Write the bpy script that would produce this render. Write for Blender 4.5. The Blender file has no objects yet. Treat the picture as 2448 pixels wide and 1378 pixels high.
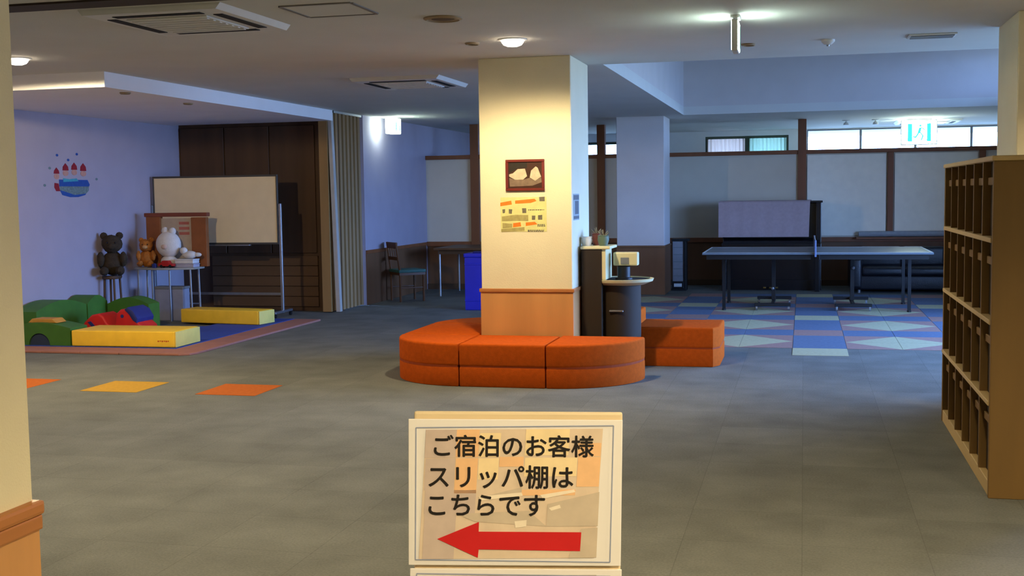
import bpy, bmesh, math, random
from mathutils import Matrix, Vector, Euler
random.seed(7)
S = bpy.context.scene
COL = S.collection
PI = math.pi

# ------------------------------------------------------------------ camera, world, exposure
cam_data = bpy.data.cameras.new('camera')
cam = bpy.data.objects.new('camera', cam_data)
COL.objects.link(cam)
S.camera = cam
cam_data.sensor_width = 36.0
cam_data.lens = 36.0 * 2831.75 / 2448.0
cam_data.clip_start = 0.05
cam_data.clip_end = 200
_r = Vector((0.97103463, 0.23852018, -0.01413749))
_d = Vector((0.00506155, -0.07968837, -0.99680697))
_f = Vector((-0.23888518, 0.96786253, -0.07858745))
cam.matrix_world = Matrix((
    (_r.x, -_d.x, -_f.x, 0.0),
    (_r.y, -_d.y, -_f.y, 0.0),
    (_r.z, -_d.z, -_f.z, 1.52),
    (0, 0, 0, 1)))

S.view_settings.view_transform = 'Standard'
S.view_settings.look = 'None'
S.view_settings.exposure = 0.0
S.view_settings.gamma = 1.0
S.view_settings.use_curve_mapping = False
try:
    S.cycles.use_denoising = True
    S.cycles.max_bounces = 10
    S.cycles.diffuse_bounces = 6
    S.cycles.sample_clamp_indirect = 6.0
    S.cycles.caustics_reflective = False
    S.cycles.caustics_refractive = False
except Exception:
    pass

W = bpy.data.worlds.new('world')
S.world = W
W.use_nodes = True
bg = W.node_tree.nodes['Background']
bg.inputs[0].default_value = (0.36, 0.56, 1.0, 1)
bg.inputs[1].default_value = 47.0
_nt = W.node_tree                       # overcast sky above a dim ground
_tc = _nt.nodes.new('ShaderNodeTexCoord')
_sx = _nt.nodes.new('ShaderNodeSeparateXYZ')
_rp = _nt.nodes.new('ShaderNodeValToRGB')
_mr = _nt.nodes.new('ShaderNodeMapRange')
_mr.inputs['From Min'].default_value = -0.12
_mr.inputs['From Max'].default_value = 0.12
_rp.color_ramp.elements[0].color = (0.08, 0.12, 0.18, 1)
_rp.color_ramp.elements[1].color = (0.25, 0.46, 1.0, 1)
_nt.links.new(_tc.outputs['Generated'], _sx.inputs[0])
_nt.links.new(_sx.outputs['Z'], _mr.inputs['Value'])
_nt.links.new(_mr.outputs[0], _rp.inputs['Fac'])
_nt.links.new(_rp.outputs['Color'], bg.inputs[0])

# tuning of the lamps (watts)
WARM = (1.0, 0.80, 0.47)
W_DOWN = 270.0          # downlights of the lobby
W_NEAR = 270.0          # downlights over the entrance, behind the frame
SKY_PORTALS = True

# ------------------------------------------------------------------ helpers: colour and material
def lin(c):
    return tuple((v / 255 / 12.92) if v / 255 <= 0.04045 else ((v / 255 + 0.055) / 1.055) ** 2.4 for v in c) + (1.0,)

MATS = {}
def mat(name, rgb, rough=0.7, var=0.12, scale=6.0, bump=0.0, bscale=80.0, metal=0.0, spec=0.4, stretch=None, sheen=0.0):
    if name in MATS:
        return MATS[name]
    m = bpy.data.materials.new(name)
    m.use_nodes = True
    nt = m.node_tree
    b = nt.nodes['Principled BSDF']
    b.inputs['Roughness'].default_value = rough
    b.inputs['Metallic'].default_value = metal
    b.inputs['Specular IOR Level'].default_value = spec
    tc = nt.nodes.new('ShaderNodeTexCoord')
    vec = tc.outputs['Object']
    if stretch:
        mp = nt.nodes.new('ShaderNodeMapping')
        mp.inputs['Scale'].default_value = stretch
        nt.links.new(vec, mp.inputs['Vector'])
        vec = mp.outputs['Vector']
    n = nt.nodes.new('ShaderNodeTexNoise')
    n.inputs['Scale'].default_value = scale
    n.inputs['Detail'].default_value = 4
    nt.links.new(vec, n.inputs['Vector'])
    r = nt.nodes.new('ShaderNodeValToRGB')
    c = lin(rgb)
    r.color_ramp.elements[0].position = 0.3
    r.color_ramp.elements[1].position = 0.7
    r.color_ramp.elements[0].color = tuple(max(0, v * (1 - var)) for v in c[:3]) + (1,)
    r.color_ramp.elements[1].color = tuple(min(1, v * (1 + var)) for v in c[:3]) + (1,)
    nt.links.new(n.outputs['Fac'], r.inputs['Fac'])
    nt.links.new(r.outputs['Color'], b.inputs['Base Color'])
    if bump:
        n2 = nt.nodes.new('ShaderNodeTexNoise')
        n2.inputs['Scale'].default_value = bscale
        n2.inputs['Detail'].default_value = 3
        nt.links.new(vec, n2.inputs['Vector'])
        bp = nt.nodes.new('ShaderNodeBump')
        bp.inputs['Strength'].default_value = bump
        bp.inputs['Distance'].default_value = 0.01
        nt.links.new(n2.outputs['Fac'], bp.inputs['Height'])
        nt.links.new(bp.outputs['Normal'], b.inputs['Normal'])
    if sheen:
        b.inputs['Sheen Weight'].default_value = sheen
    MATS[name] = m
    return m

def emis(name, rgb, strength):
    if name in MATS:
        return MATS[name]
    m = bpy.data.materials.new(name)
    m.use_nodes = True
    nt = m.node_tree
    nt.nodes.remove(nt.nodes['Principled BSDF'])
    e = nt.nodes.new('ShaderNodeEmission')
    e.inputs['Color'].default_value = tuple(rgb) + (1,)
    e.inputs['Strength'].default_value = strength
    nt.links.new(e.outputs[0], nt.nodes['Material Output'].inputs['Surface'])
    MATS[name] = m
    return m

def glass(name, tint=(0.95, 0.98, 1.0)):
    if name in MATS:
        return MATS[name]
    m = bpy.data.materials.new(name)
    m.use_nodes = True
    nt = m.node_tree
    nt.nodes.remove(nt.nodes['Principled BSDF'])
    t = nt.nodes.new('ShaderNodeBsdfTransparent')
    t.inputs['Color'].default_value = tuple(tint) + (1,)
    g = nt.nodes.new('ShaderNodeBsdfGlossy')
    g.inputs['Roughness'].default_value = 0.03
    mx = nt.nodes.new('ShaderNodeMixShader')
    mx.inputs[0].default_value = 0.06
    nt.links.new(t.outputs[0], mx.inputs[1])
    nt.links.new(g.outputs[0], mx.inputs[2])
    nt.links.new(mx.outputs[0], nt.nodes['Material Output'].inputs['Surface'])
    MATS[name] = m
    return m

def carpet_mat():
    m = mat('carpet_grey', (112, 114, 110), rough=0.95, var=0.14, scale=3.0, bump=0.5, bscale=260, spec=0.1)
    nt = m.node_tree
    b = nt.nodes['Principled BSDF']
    ramp = [n for n in nt.nodes if n.type == 'VALTORGB'][0]
    tc = [n for n in nt.nodes if n.type == 'TEX_COORD'][0]
    br = nt.nodes.new('ShaderNodeTexBrick')      # faint tone change from one carpet square to the next
    br.offset = 0.0
    br.inputs['Scale'].default_value = 1.0
    br.inputs['Brick Width'].default_value = 0.51
    br.inputs['Row Height'].default_value = 0.513
    br.inputs['Mortar Size'].default_value = 0.002
    br.inputs['Color1'].default_value = (0.93, 0.93, 0.93, 1)
    br.inputs['Color2'].default_value = (1.07, 1.07, 1.07, 1)
    br.inputs['Mortar'].default_value = (0.8, 0.8, 0.8, 1)
    nt.links.new(tc.outputs['Object'], br.inputs['Vector'])
    fine = nt.nodes.new('ShaderNodeTexNoise')
    fine.inputs['Scale'].default_value = 90
    nt.links.new(tc.outputs['Object'], fine.inputs['Vector'])
    fr = nt.nodes.new('ShaderNodeMapRange')
    fr.inputs['To Min'].default_value = 0.7
    fr.inputs['To Max'].default_value = 1.3
    nt.links.new(fine.outputs['Fac'], fr.inputs['Value'])
    mul = nt.nodes.new('ShaderNodeMixRGB'); mul.blend_type = 'MULTIPLY'; mul.inputs[0].default_value = 1
    nt.links.new(ramp.outputs[0], mul.inputs[1]); nt.links.new(br.outputs['Color'], mul.inputs[2])
    mul2 = nt.nodes.new('ShaderNodeMixRGB'); mul2.blend_type = 'MULTIPLY'; mul2.inputs[0].default_value = 1
    nt.links.new(mul.outputs[0], mul2.inputs[1]); nt.links.new(fr.outputs[0], mul2.inputs[2])
    nt.links.new(mul2.outputs[0], b.inputs['Base Color'])
    return m

# ------------------------------------------------------------------ helpers: geometry
class MB:
    """collects shapes in one bmesh and links them as ONE mesh object"""
    def __init__(self, M=None):
        self.bm = bmesh.new()
        self.M = M or Matrix.Identity(4)
    def _add(self, vs, fs):
        bv = [self.bm.verts.new(self.M @ Vector(v)) for v in vs]
        out = []
        for f in fs:
            try:
                out.append(self.bm.faces.new([bv[i] for i in f]))
            except ValueError:
                pass
        return bv, out
    def box(self, x0, y0, z0, x1, y1, z1, bevel=0.0, seg=2, T=None):
        vs = [(x, y, z) for z in (z0, z1) for y in (y0, y1) for x in (x0, x1)]
        if T is not None:
            vs = [T @ Vector(v) for v in vs]
        fs = [(0, 2, 3, 1), (4, 5, 7, 6), (0, 1, 5, 4), (2, 6, 7, 3), (0, 4, 6, 2), (1, 3, 7, 5)]
        bv, bf = self._add(vs, fs)
        if bevel:
            es = list({e for f in bf for e in f.edges})
            bmesh.ops.bevel(self.bm, geom=es, offset=bevel, segments=seg, affect='EDGES', profile=0.6)
        return self
    def prism(self, pts, axis, a, b, bevel=0.0, seg=2):
        """polygon pts (u,v) extruded along axis x/y/z from a to b"""
        def P(u, v, w):
            return {'x': (w, u, v), 'y': (u, w, v), 'z': (u, v, w)}[axis]
        n = len(pts)
        vs = [P(u, v, a) for u, v in pts] + [P(u, v, b) for u, v in pts]
        fs = [tuple(range(n))[::-1], tuple(range(n, 2 * n))] + [(i, (i + 1) % n, n + (i + 1) % n, n + i) for i in range(n)]
        bv, bf = self._add(vs, fs)
        bmesh.ops.recalc_face_normals(self.bm, faces=bf)
        if bevel:
            es = list({e for f in bf[:2] for e in f.edges})
            bmesh.ops.bevel(self.bm, geom=es, offset=bevel, segments=seg, affect='EDGES', profile=0.6)
        return self
    def lathe(self, prof, c=(0, 0, 0), n=20, axis='z', sx=1.0, sy=1.0):
        """profile (r, h) about an axis through c"""
        vs, fs = [], []
        for r, h in prof:
            for i in range(n):
                a = 2 * PI * i / n
                u, v = r * math.cos(a) * sx, r * math.sin(a) * sy
                vs.append({'z': (c[0] + u, c[1] + v, c[2] + h), 'x': (c[0] + h, c[1] + u, c[2] + v), 'y': (c[0] + u, c[1] + h, c[2] + v)}[axis])
        m = len(prof)
        for j in range(m - 1):
            for i in range(n):
                fs.append((j * n + i, j * n + (i + 1) % n, (j + 1) * n + (i + 1) % n, (j + 1) * n + i))
        fs.append(tuple(range(n))[::-1])
        fs.append(tuple((m - 1) * n + i for i in range(n)))
        bv, bf = self._add(vs, fs)
        bmesh.ops.recalc_face_normals(self.bm, faces=bf)
        return self
    def cyl(self, c, r, h, n=16, axis='z'):
        return self.lathe([(r, 0), (r, h)], c, n, axis)
    def tube(self, p, q, r, n=8, r2=None):
        p, q = Vector(p), Vector(q)
        d = (q - p).normalized()
        u = d.orthogonal().normalized()
        v = d.cross(u)
        r2 = r if r2 is None else r2
        vs = [p + (u * math.cos(2 * PI * i / n) + v * math.sin(2 * PI * i / n)) * r for i in range(n)]
        vs += [q + (u * math.cos(2 * PI * i / n) + v * math.sin(2 * PI * i / n)) * r2 for i in range(n)]
        fs = [(i, (i + 1) % n, n + (i + 1) % n, n + i) for i in range(n)] + [tuple(range(n))[::-1], tuple(range(n, 2 * n))]
        bv, bf = self._add(vs, fs)
        bmesh.ops.recalc_face_normals(self.bm, faces=bf)
        return self
    def ball(self, c, rx, ry, rz, n=14, lumpy=0.0):
        m = n // 2 + 1
        prof = []
        for j in range(m + 1):
            t = PI * j / m
            prof.append((max(0.001, math.sin(t)), -math.cos(t)))
        vs, fs = [], []
        for r, h in prof:
            for i in range(n):
                a = 2 * PI * i / n
                k = 1 + random.uniform(-lumpy, lumpy)
                vs.append((c[0] + r * math.cos(a) * rx * k, c[1] + r * math.sin(a) * ry * k, c[2] + h * rz * k))
        for j in range(m):
            for i in range(n):
                fs.append((j * n + i, j * n + (i + 1) % n, (j + 1) * n + (i + 1) % n, (j + 1) * n + i))
        self._add(vs, fs)
        return self
    def poly(self, pts):
        self._add(pts, [tuple(range(len(pts)))])
        return self
    def mesh(self, name, smooth=False):
        me = bpy.data.meshes.new(name)
        self.bm.normal_update()
        self.bm.to_mesh(me)
        self.bm.free()
        if smooth:
            me.polygons.foreach_set('use_smooth', [True] * len(me.polygons))
            try:
                me.set_sharp_from_angle(angle=math.radians(40))
            except Exception:
                pass
        return me
    def build(self, name, m, parent=None, smooth=False, label=None):
        me = self.mesh(name, smooth)
        me.materials.append(m)
        o = bpy.data.objects.new(name, me)
        COL.objects.link(o)
        if parent is not None:
            o.parent = parent
        if label:
            o['label'] = label
        return o

def tag(o, label, cat, group=None, kind=None):
    o['label'] = label
    o['category'] = cat
    if group:
        o['group'] = group
    if kind:
        o['kind'] = kind
    return o

def thing(name, label, cat, loc=(0, 0, 0), rot=0.0, group=None, kind=None):
    o = bpy.data.objects.new(name, None)
    o.empty_display_size = 0.1
    COL.objects.link(o)
    o.location = loc
    o.rotation_euler = (0, 0, rot)
    return tag(o, label, cat, group, kind)

def struct(name, mb, m, label, cat, parent=None):
    o = mb.build(name, m, parent)
    if parent is None:
        tag(o, label, cat, kind='structure')
    return o

def copy_tree(o, parent=None):
    c = o.copy()
    COL.objects.link(c)
    if parent is not None:
        c.parent = parent
    for ch in list(o.children):
        copy_tree(ch, c)
    return c

def arc(cx, cy, rx, ry, a0, a1, n=10):
    return [(cx + rx * math.cos(math.radians(a0 + (a1 - a0) * i / n)), cy + ry * math.sin(math.radians(a0 + (a1 - a0) * i / n))) for i in range(n + 1)]

def text_mesh(body, width, depth=0.0003, bold=0.0):
    """glyphs of a text as a mesh: x from 0 to width, lower left at the origin, in the xz plane"""
    cu = bpy.data.curves.new('lettering', 'FONT')
    cu.body = body
    cu.size = 1.0
    cu.offset = bold
    cu.resolution_u = 3
    ob = bpy.data.objects.new('lettering', cu)
    COL.objects.link(ob)
    bpy.context.view_layer.update()
    me = bpy.data.meshes.new_from_object(ob.evaluated_get(bpy.context.evaluated_depsgraph_get()))
    bpy.data.objects.remove(ob)
    bpy.data.curves.remove(cu)
    xs = [v.co.x for v in me.vertices]
    ys = [v.co.y for v in me.vertices]
    if not xs:
        return me, 0
    k = width / (max(xs) - min(xs))
    x0, y0 = min(xs), min(ys)
    for v in me.vertices:
        v.co = ((v.co.x - x0) * k, 0, (v.co.y - y0) * k)
    return me, (max(ys) - y0) * k

# ------------------------------------------------------------------ materials
CARPET = carpet_mat()
M_CEIL = mat('ceiling_paint', (205, 205, 200), 0.9, 0.03, 2, 0.15, 120)
M_LWALL = mat('bluegrey_wallpaper', (166, 157, 172), 0.85, 0.03, 3, 0.2, 150)
M_CREAM = mat('cream_wallpaper', (222, 212, 182), 0.85, 0.03, 3, 0.2, 150)
M_WHITE = mat('white_wallpaper', (222, 224, 224), 0.85, 0.03, 3, 0.2, 150)
M_DADO = mat('dado_wood', (190, 138, 84), 0.5, 0.12, 5, 0.1, 60, stretch=(1, 1, 0.12))
M_DADOB = mat('dado_wood_far', (112, 76, 50), 0.6, 0.12, 5, stretch=(1, 1, 0.12))
M_PANEL = mat('panel_paper', (206, 196, 178), 0.85, 0.03, 3, 0.2, 150)
M_PGREY = mat('grey_white_paint', (200, 194, 192), 0.85, 0.03, 3, 0.2, 150)
M_POST = mat('brown_timber', (128, 76, 44), 0.55, 0.15, 6, stretch=(1, 1, 0.1))
M_DARKW = mat('dark_wood', (80, 56, 36), 0.6, 0.2, 5, stretch=(1, 1, 0.1))
M_ACC = mat('accordion_vinyl', (150, 116, 70), 0.6, 0.1, 8, stretch=(1, 1, 0.1))
M_SHELF = mat('shelf_wood', (114, 86, 42), 0.6, 0.1, 6, stretch=(1, 1, 0.2))
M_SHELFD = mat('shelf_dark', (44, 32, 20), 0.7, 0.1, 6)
M_ORANGE = mat('orange_fabric', (188, 82, 22), 0.9, 0.1, 30, 0.3, 300, spec=0.05)
M_BLACK = mat('black_lacquer', (22, 20, 22), 0.25, 0.1, 4)
M_BLKM = mat('black_metal', (14, 14, 16), 0.5, 0.1, 10)
M_LEATH = mat('black_leather', (26, 26, 32), 0.4, 0.15, 12, 0.2, 60)
M_STEEL = mat('grey_steel', (150, 152, 158), 0.35, 0.06, 20, metal=0.8)
M_PLAST = mat('white_plastic', (215, 216, 214), 0.5, 0.03, 10)
M_GREYP = mat('grey_plastic', (120, 122, 124), 0.5, 0.05, 10)
M_DARKP = mat('dark_slot', (18, 18, 18), 0.8, 0.05, 10)
M_GLASS = glass('window_glass')
M_FRAME = mat('aluminium_frame', (120, 118, 122), 0.5, 0.05, 10)
M_PAPER = mat('white_paper', (240, 236, 236), 0.6, 0.02, 4)

# ================================================================== STRUCTURE
H = 2.65
ZS = 2.515
floor = struct('floor', MB().box(-9, -3, -0.1, 6.2, 26, 0.0), CARPET, 'grey carpet tile floor of the lobby', 'floor')

c = MB()
c.box(-9, -3, H, 6.2, 10.42, H + 0.12)
c.box(-9, 10.42, H, -1.72, 17.62, H + 0.12)
c.box(-9, 17.62, H, 6.2, 26, H + 0.12)
ceiling = struct('ceiling', c, M_CEIL, 'plain painted ceiling of the lobby', 'ceiling')
c = MB()
c.box(-1.84, 10.3, 3.55, 6.2, 17.74, 3.65)
c.box(-1.84, 10.3, H + 0.12, -1.72, 17.74, 3.55)
c.box(-1.72, 10.3, H + 0.12, 6.2, 10.42, 3.55)
c.box(-1.72, 17.62, H + 0.12, 6.2, 17.74, 3.55)
struct('raised_ceiling', c, M_PGREY, '', '', ceiling)

soffit = struct('trim_1', MB().box(-9, 9.36, ZS, -5.97, 14.56, H), mat('soffit_white', (242, 240, 244), 0.85, 0.02, 3), 'white dropped ceiling box above the play corner', 'soffit')

wl = struct('wall_left', MB().box(-8.45, -3, 0, -8.3, 14.75, H), M_LWALL, 'white wall behind the play mats', 'wall')

# alcove wall with dark doors
wa = struct('wall_alcove', MB().box(-8.45, 14.75, 0, -6.0, 14.9, H), M_DARKW, 'dark wood wall behind the whiteboard', 'wall')
for i in range(3):
    x0 = -8.28 + i * 0.66
    MB().box(x0 + 0.01, 14.728, 0.78, x0 + 0.65, 14.75, 2.48, 0.004, 1).build('panel', M_DARKW, wa)
M_DARKW2 = mat('brown_cabinet_wood', (92, 66, 42), 0.6, 0.15, 5, stretch=(0.15, 1, 1))
for i in range(5):
    z0 = 0.06 + i * 0.138
    MB().box(-7.85, 14.722, z0, -6.3, 14.75, z0 + 0.132, 0.003, 1).build('plank', M_DARKW2, wa)
# white corridor wall on the left
wc = struct('wall_corridor', MB().box(-6.1, 15.62, 0, -5.96, 22.6, H), M_LWALL, 'white wall past the folding partition', 'wall')
MB().box(-5.96, 15.62, 0, -5.945, 18.33, 0.72).build('dado_panel', M_DADOB, wc)
MB().box(-5.96, 15.62, 0.72, -5.935, 18.33, 0.77, 0.006).build('dado_rail', M_POST, wc)

# entrance wall on the left, in front
we = struct('wall_entry', MB().box(-2.45, 0.9, 0, -1.96, 2.66, H), M_CREAM, 'cream end of the entrance wall with wood dado', 'wall')
MB().box(-2.46, 0.9, 0, -1.948, 2.668, 0.66).build('dado_panel', M_DADO, we)
b = MB()
b.box(-2.47, 0.9, 0.66, -1.94, 2.675, 0.70, 0.006)
b.box(-2.475, 0.9, 0.70, -1.935, 2.68, 0.738, 0.01)
b.build('dado_rail', mat('dado_rail_wood', (172, 112, 62), 0.45, 0.12, 6, stretch=(1, 0.1, 1)), we)

# outer shell that the camera does not see, with the daylight windows on the right
ws = MB()
ws.box(-8.45, -3.15, 0, 6.2, -3, H)
struct('wall_near', ws, M_CREAM, 'cream wall behind the viewer', 'wall')
ws = MB()
RX = 3.45
WY0, WY1, WZ0, WZ1 = 8.9, 14.6, 0.5, 2.6       # tall windows
CY0, CY1, CZ0, CZ1 = 15.2, 17.4, 2.8, 3.4      # high strip in the raised ceiling
ws.box(RX, -3, 0, RX + 0.15, WY0, H)
ws.box(RX, WY1, 0, RX + 0.15, 17.75, CZ0)
ws.box(RX, 17.6, 0, 5.2, 17.75, H)
ws.box(5.05, 17.75, 0, 5.2, 22.75, H)
ws.box(RX, WY0, 0, RX + 0.15, WY1, WZ0)
ws.box(RX, WY0, WZ1, RX + 0.15, WY1, H)
ws.box(RX, 10.3, H, RX + 0.15, WY1, 3.6)
ws.box(RX, WY1, CZ0, RX + 0.15, CY0, 3.6)
ws.box(RX, CY0, CZ1, RX + 0.15, CY1, 3.6)
ws.box(RX, CY1, CZ0, RX + 0.15, 17.74, 3.6)
wr = struct('wall_right', ws, M_WHITE, 'white wall with the tall windows on the right', 'wall')
def right_window(k, y0, y1, z0, z1, lab):
    w = struct('window_%d' % k, MB().box(RX + 0.05, y0, z0, RX + 0.1, y0 + 0.06, z1).box(RX + 0.05, y1 - 0.06, z0, RX + 0.1, y1, z1)
               .box(RX + 0.05, y0 + 0.06, z0, RX + 0.1, y1 - 0.06, z0 + 0.06).box(RX + 0.05, y0 + 0.06, z1 - 0.06, RX + 0.1, y1 - 0.06, z1),
               M_FRAME, lab, 'window')
    MB().box(RX + 0.07, y0 + 0.06, z0 + 0.06, RX + 0.08, y1 - 0.06, z1 - 0.06).build('pane', M_GLASS, w)
for i in range(3):
    dw = (WY1 - WY0) / 3
    right_window(i + 1, WY0 + dw * i, WY0 + dw * (i + 1), WZ0, WZ1, 'tall window in the right wall, %s from the entrance' % ('first', 'second', 'third')[i])
right_window(4, CY0, CY1, CZ0, CZ1, 'high strip window under the raised ceiling')

def portal(name, loc, rot, sx, sy):
    l = bpy.data.lights.new(name, 'AREA')
    l.shape = 'RECTANGLE'
    l.size, l.size_y = sx, sy
    l.cycles.is_portal = True
    o = bpy.data.objects.new(name, l)
    COL.objects.link(o)
    o.location = loc
    o.rotation_euler = rot
if SKY_PORTALS:
    portal('daylight_portal', (RX + 0.2, (WY0 + WY1) / 2, (WZ0 + WZ1) / 2), (0, math.radians(90), 0), WZ1 - WZ0, WY1 - WY0)
    portal('daylight_portal', (RX + 0.2, (CY0 + CY1) / 2, (CZ0 + CZ1) / 2), (0, math.radians(90), 0), CZ1 - CZ0, CY1 - CY0)
    portal('daylight_portal', (1.95, 22.8, 2.0), (math.radians(-90), 0, 0), 3.9, 1.4)

# far window wall
FW = 22.6
ws = MB()
ws.box(-6.1, FW, 0, -4.1, FW + 0.15, H)
ws.box(-4.1, FW, 0, -3.3, FW + 0.15, 1.3)
ws.box(-4.1, FW, 2.5, -3.3, FW + 0.15, H)
ws.box(-3.3, FW, 0, -1.8, FW + 0.15, H)
ws.box(-1.8, FW, 0, -0.28, FW + 0.15, 1.3)
ws.box(-1.8, FW, 2.55, -0.28, FW + 0.15, H)
ws.box(-0.28, FW, 0, 0.05, FW + 0.15, H)
ws.box(0.05, FW, 0, 3.85, FW + 0.15, 1.3)
ws.box(0.05, FW, 2.635, 3.85, FW + 0.15, H)
ws.box(3.85, FW, 0, 6.2, FW + 0.15, H)
struct('wall_far', ws, M_WHITE, 'far outer wall behind the timber partition', 'wall')
M_GRNF = mat('dark_green_frame', (60, 72, 58), 0.6, 0.1, 10)
n = 5
for i in range(4):
    x0 = 0.05 + 0.95 * i
    w = struct('window_%d' % n, MB().box(x0, FW + 0.03, 1.3, x0 + 0.02, FW + 0.08, 2.635).box(x0 + 0.93, FW + 0.03, 1.3, x0 + 0.95, FW + 0.08, 2.635)
               .box(x0 + 0.02, FW + 0.03, 1.3, x0 + 0.93, FW + 0.08, 1.36).box(x0 + 0.02, FW + 0.03, 2.61, x0 + 0.93, FW + 0.08, 2.635),
               M_FRAME, 'bright high window %s of the four past the partition' % ('leftmost', 'second from left', 'third from left', 'rightmost')[i], 'window')
    MB().box(x0 + 0.02, FW + 0.05, 1.36, x0 + 0.93, FW + 0.055, 2.61).build('pane', M_GLASS, w)
    n += 1
for x0, x1, zt, lab in ((-1.8, -1.03, 2.55, 'curtained high window left of the thick brown post, left half'), (-1.03, -0.28, 2.55, 'curtained high window beside the thick brown post, right half'), (-4.1, -3.3, 2.5, 'small bright window seen between the two pillars')):
    w = struct('window_%d' % n, MB().box(x0, FW + 0.02, 1.3, x0 + 0.06, FW + 0.08, zt).box(x1 - 0.06, FW + 0.02, 1.3, x1, FW + 0.08, zt)
               .box(x0 + 0.06, FW + 0.02, 1.3, x1 - 0.06, FW + 0.08, 1.36).box(x0 + 0.06, FW + 0.02, zt - 0.05, x1 - 0.06, FW + 0.08, zt), M_GRNF, lab, 'window')
    MB().box(x0 + 0.06, FW + 0.05, 1.36, x1 - 0.06, FW + 0.055, zt - 0.05).build('pane', M_GLASS, w)
    n += 1
# translucent curtains in the left pair of far windows
def curtain_mat(name, rgb):
    m = bpy.data.materials.new(name)
    m.use_nodes = True
    nt = m.node_tree
    bs = nt.nodes['Principled BSDF']
    bs.inputs['Base Color'].default_value = lin(rgb)
    bs.inputs['Roughness'].default_value = 0.9
    tr = nt.nodes.new('ShaderNodeBsdfTranslucent')
    tr.inputs['Color'].default_value = lin(rgb)
    mx = nt.nodes.new('ShaderNodeMixShader')
    mx.inputs[0].default_value = 0.6
    nz = nt.nodes.new('ShaderNodeTexNoise'); nz.inputs['Scale'].default_value = 40
    nt.links.new(bs.outputs[0], mx.inputs[1]); nt.links.new(tr.outputs[0], mx.inputs[2])
    nt.links.new(mx.outputs[0], nt.nodes['Material Output'].inputs['Surface'])
    return m
M_CURT1 = curtain_mat('curtain_rose', (205, 180, 165))
M_CURT2 = curtain_mat('curtain_green', (170, 195, 170))
for x0, x1, m, lab in ((-1.76, -1.07, M_CURT1, 'pinkish curtain in the far window left of the thick post'), (-0.99, -0.32, M_CURT2, 'pale green curtain in the far window by the thick post')):
    cm = MB()
    nn = 48
    pts = [(x0 + (x1 - x0) * i / nn, FW - 0.03 + 0.018 * math.sin(i * 1.3)) for i in range(nn + 1)]
    vs = [(x, y, 1.32) for x, y in pts] + [(x, y, 2.5) for x, y in pts]
    cm._add(vs, [(i, i + 1, nn + 2 + i, nn + 1 + i) for i in range(nn)])
    tag(cm.build('curtain', m, smooth=True), lab, 'curtain')

# ------------------------------------------------------------------ pillars
def pillar(name, x0, y0, x1, y1, m, md, mr, label, dz=0.735):
    p = struct(name, MB().box(x0, y0, 0, x1, y1, H, 0.006, 1), m, label, 'pillar')
    e = 0.008
    MB().box(x0 - e, y0 - e, 0, x1 + e, y1 + e, dz - 0.03, 0.003, 1).build('dado_panel', md, p)
    MB().box(x0 - e - 0.01, y0 - e - 0.01, dz - 0.03, x1 + e + 0.01, y1 + e + 0.01, dz, 0.006).build('dado_rail', mr, p)
    return p
M_RAIL = mat('dado_rail_wood', (172, 112, 62))
pillar('pillar', -2.635, 9.61, -1.855, 10.41, M_CREAM, M_DADO, M_RAIL, 'square cream pillar ringed by the orange bench')
pillar('pillar', -2.72, 17.63, -2.01, 18.4, M_PGREY, M_DADOB, M_DADOB, 'square white pillar at the far end with brown dado')
pillar('pillar', 1.33, 8.25, 2.1, 9.05, M_CREAM, M_DADO, M_RAIL, 'cream pillar at the end of the shoe rack')

# ------------------------------------------------------------------ timber partition in front of the far windows
def partition(name, y, x0, x1, posts, label, dark=True):
    w = struct(name, MB().box(x0, y + 0.03, 0, x1, y + 0.09, 0.70), M_DADOB, label, 'partition')
    MB().box(x0, y - 0.01, 0.70, x1, y + 0.11, 0.775, 0.006).build('dado_rail', M_POST, w)
    MB().box(x0, y, 2.10, x1, y + 0.1, 2.165, 0.006).build('top_rail', M_POST, w)
    MB().box(x0, y + 0.005, 0, x1, y + 0.03, 0.09).build('skirting', M_DARKW, w)
    edges = [x0] + [v for p in posts for v in (p[0], p[1])] + [x1]
    for i in range(0, len(edges), 2):
        a, bb = edges[i], edges[i + 1]
        if bb - a > 0.08:
            MB().box(a, y + 0.035, 0.775, bb, y + 0.06, 2.10).build('wall_panel', M_PANEL, w)
    for a, bb, zt in posts:
        MB().box(a, y - 0.02, 0.0 if zt > 2.3 else 0.775, bb, y + 0.12, zt, 0.004, 1).build('post', M_POST, w)
    return w
partition('wall_back', 19.5, -5.0, 5.05, [(-3.33, -3.2, H), (-0.095, 0.035, H), (1.27, 1.36, 2.1), (2.62, 2.71, 2.1), (4.0, 4.13, H)], 'timber and white panel partition at the far end')
partition('wall_back_left', 18.4, -5.96, -4.9, [(-5.2, -5.06, H)], 'timber partition behind the dining table on the left')

# loose white cloth sheets pinned to the two right panels, with creases
def sheet(x0, x1, z0, z1, y, label):
    m = MB()
    nx, nz = 18, 14
    vs, fs = [], []
    for j in range(nz + 1):
        for i in range(nx + 1):
            u, v = i / nx, j / nz
            yy = y - 0.012 - 0.010 * math.sin(7 * u + 3 * v) - 0.014 * math.exp(-((u - 0.12 - 0.22 * (1 - v)) / 0.05) ** 2) * (0.3 + v)
            vs.append((x0 + (x1 - x0) * u, yy, z0 + (z1 - z0) * v))
    for j in range(nz):
        for i in range(nx):
            a = j * (nx + 1) + i
            fs.append((a, a + 1, a + nx + 2, a + nx + 1))
    m._add(vs, fs)
    tag(m.build('cloth_sheet', mat('white_cloth', (246, 238, 222), 0.9, 0.03, 8), smooth=True), label, 'sheet', 'white sheets over the partition panels')
sheet(0.05, 1.25, 0.80, 2.08, 19.53, 'creased white sheet over the panel right of the thick brown post')
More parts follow.
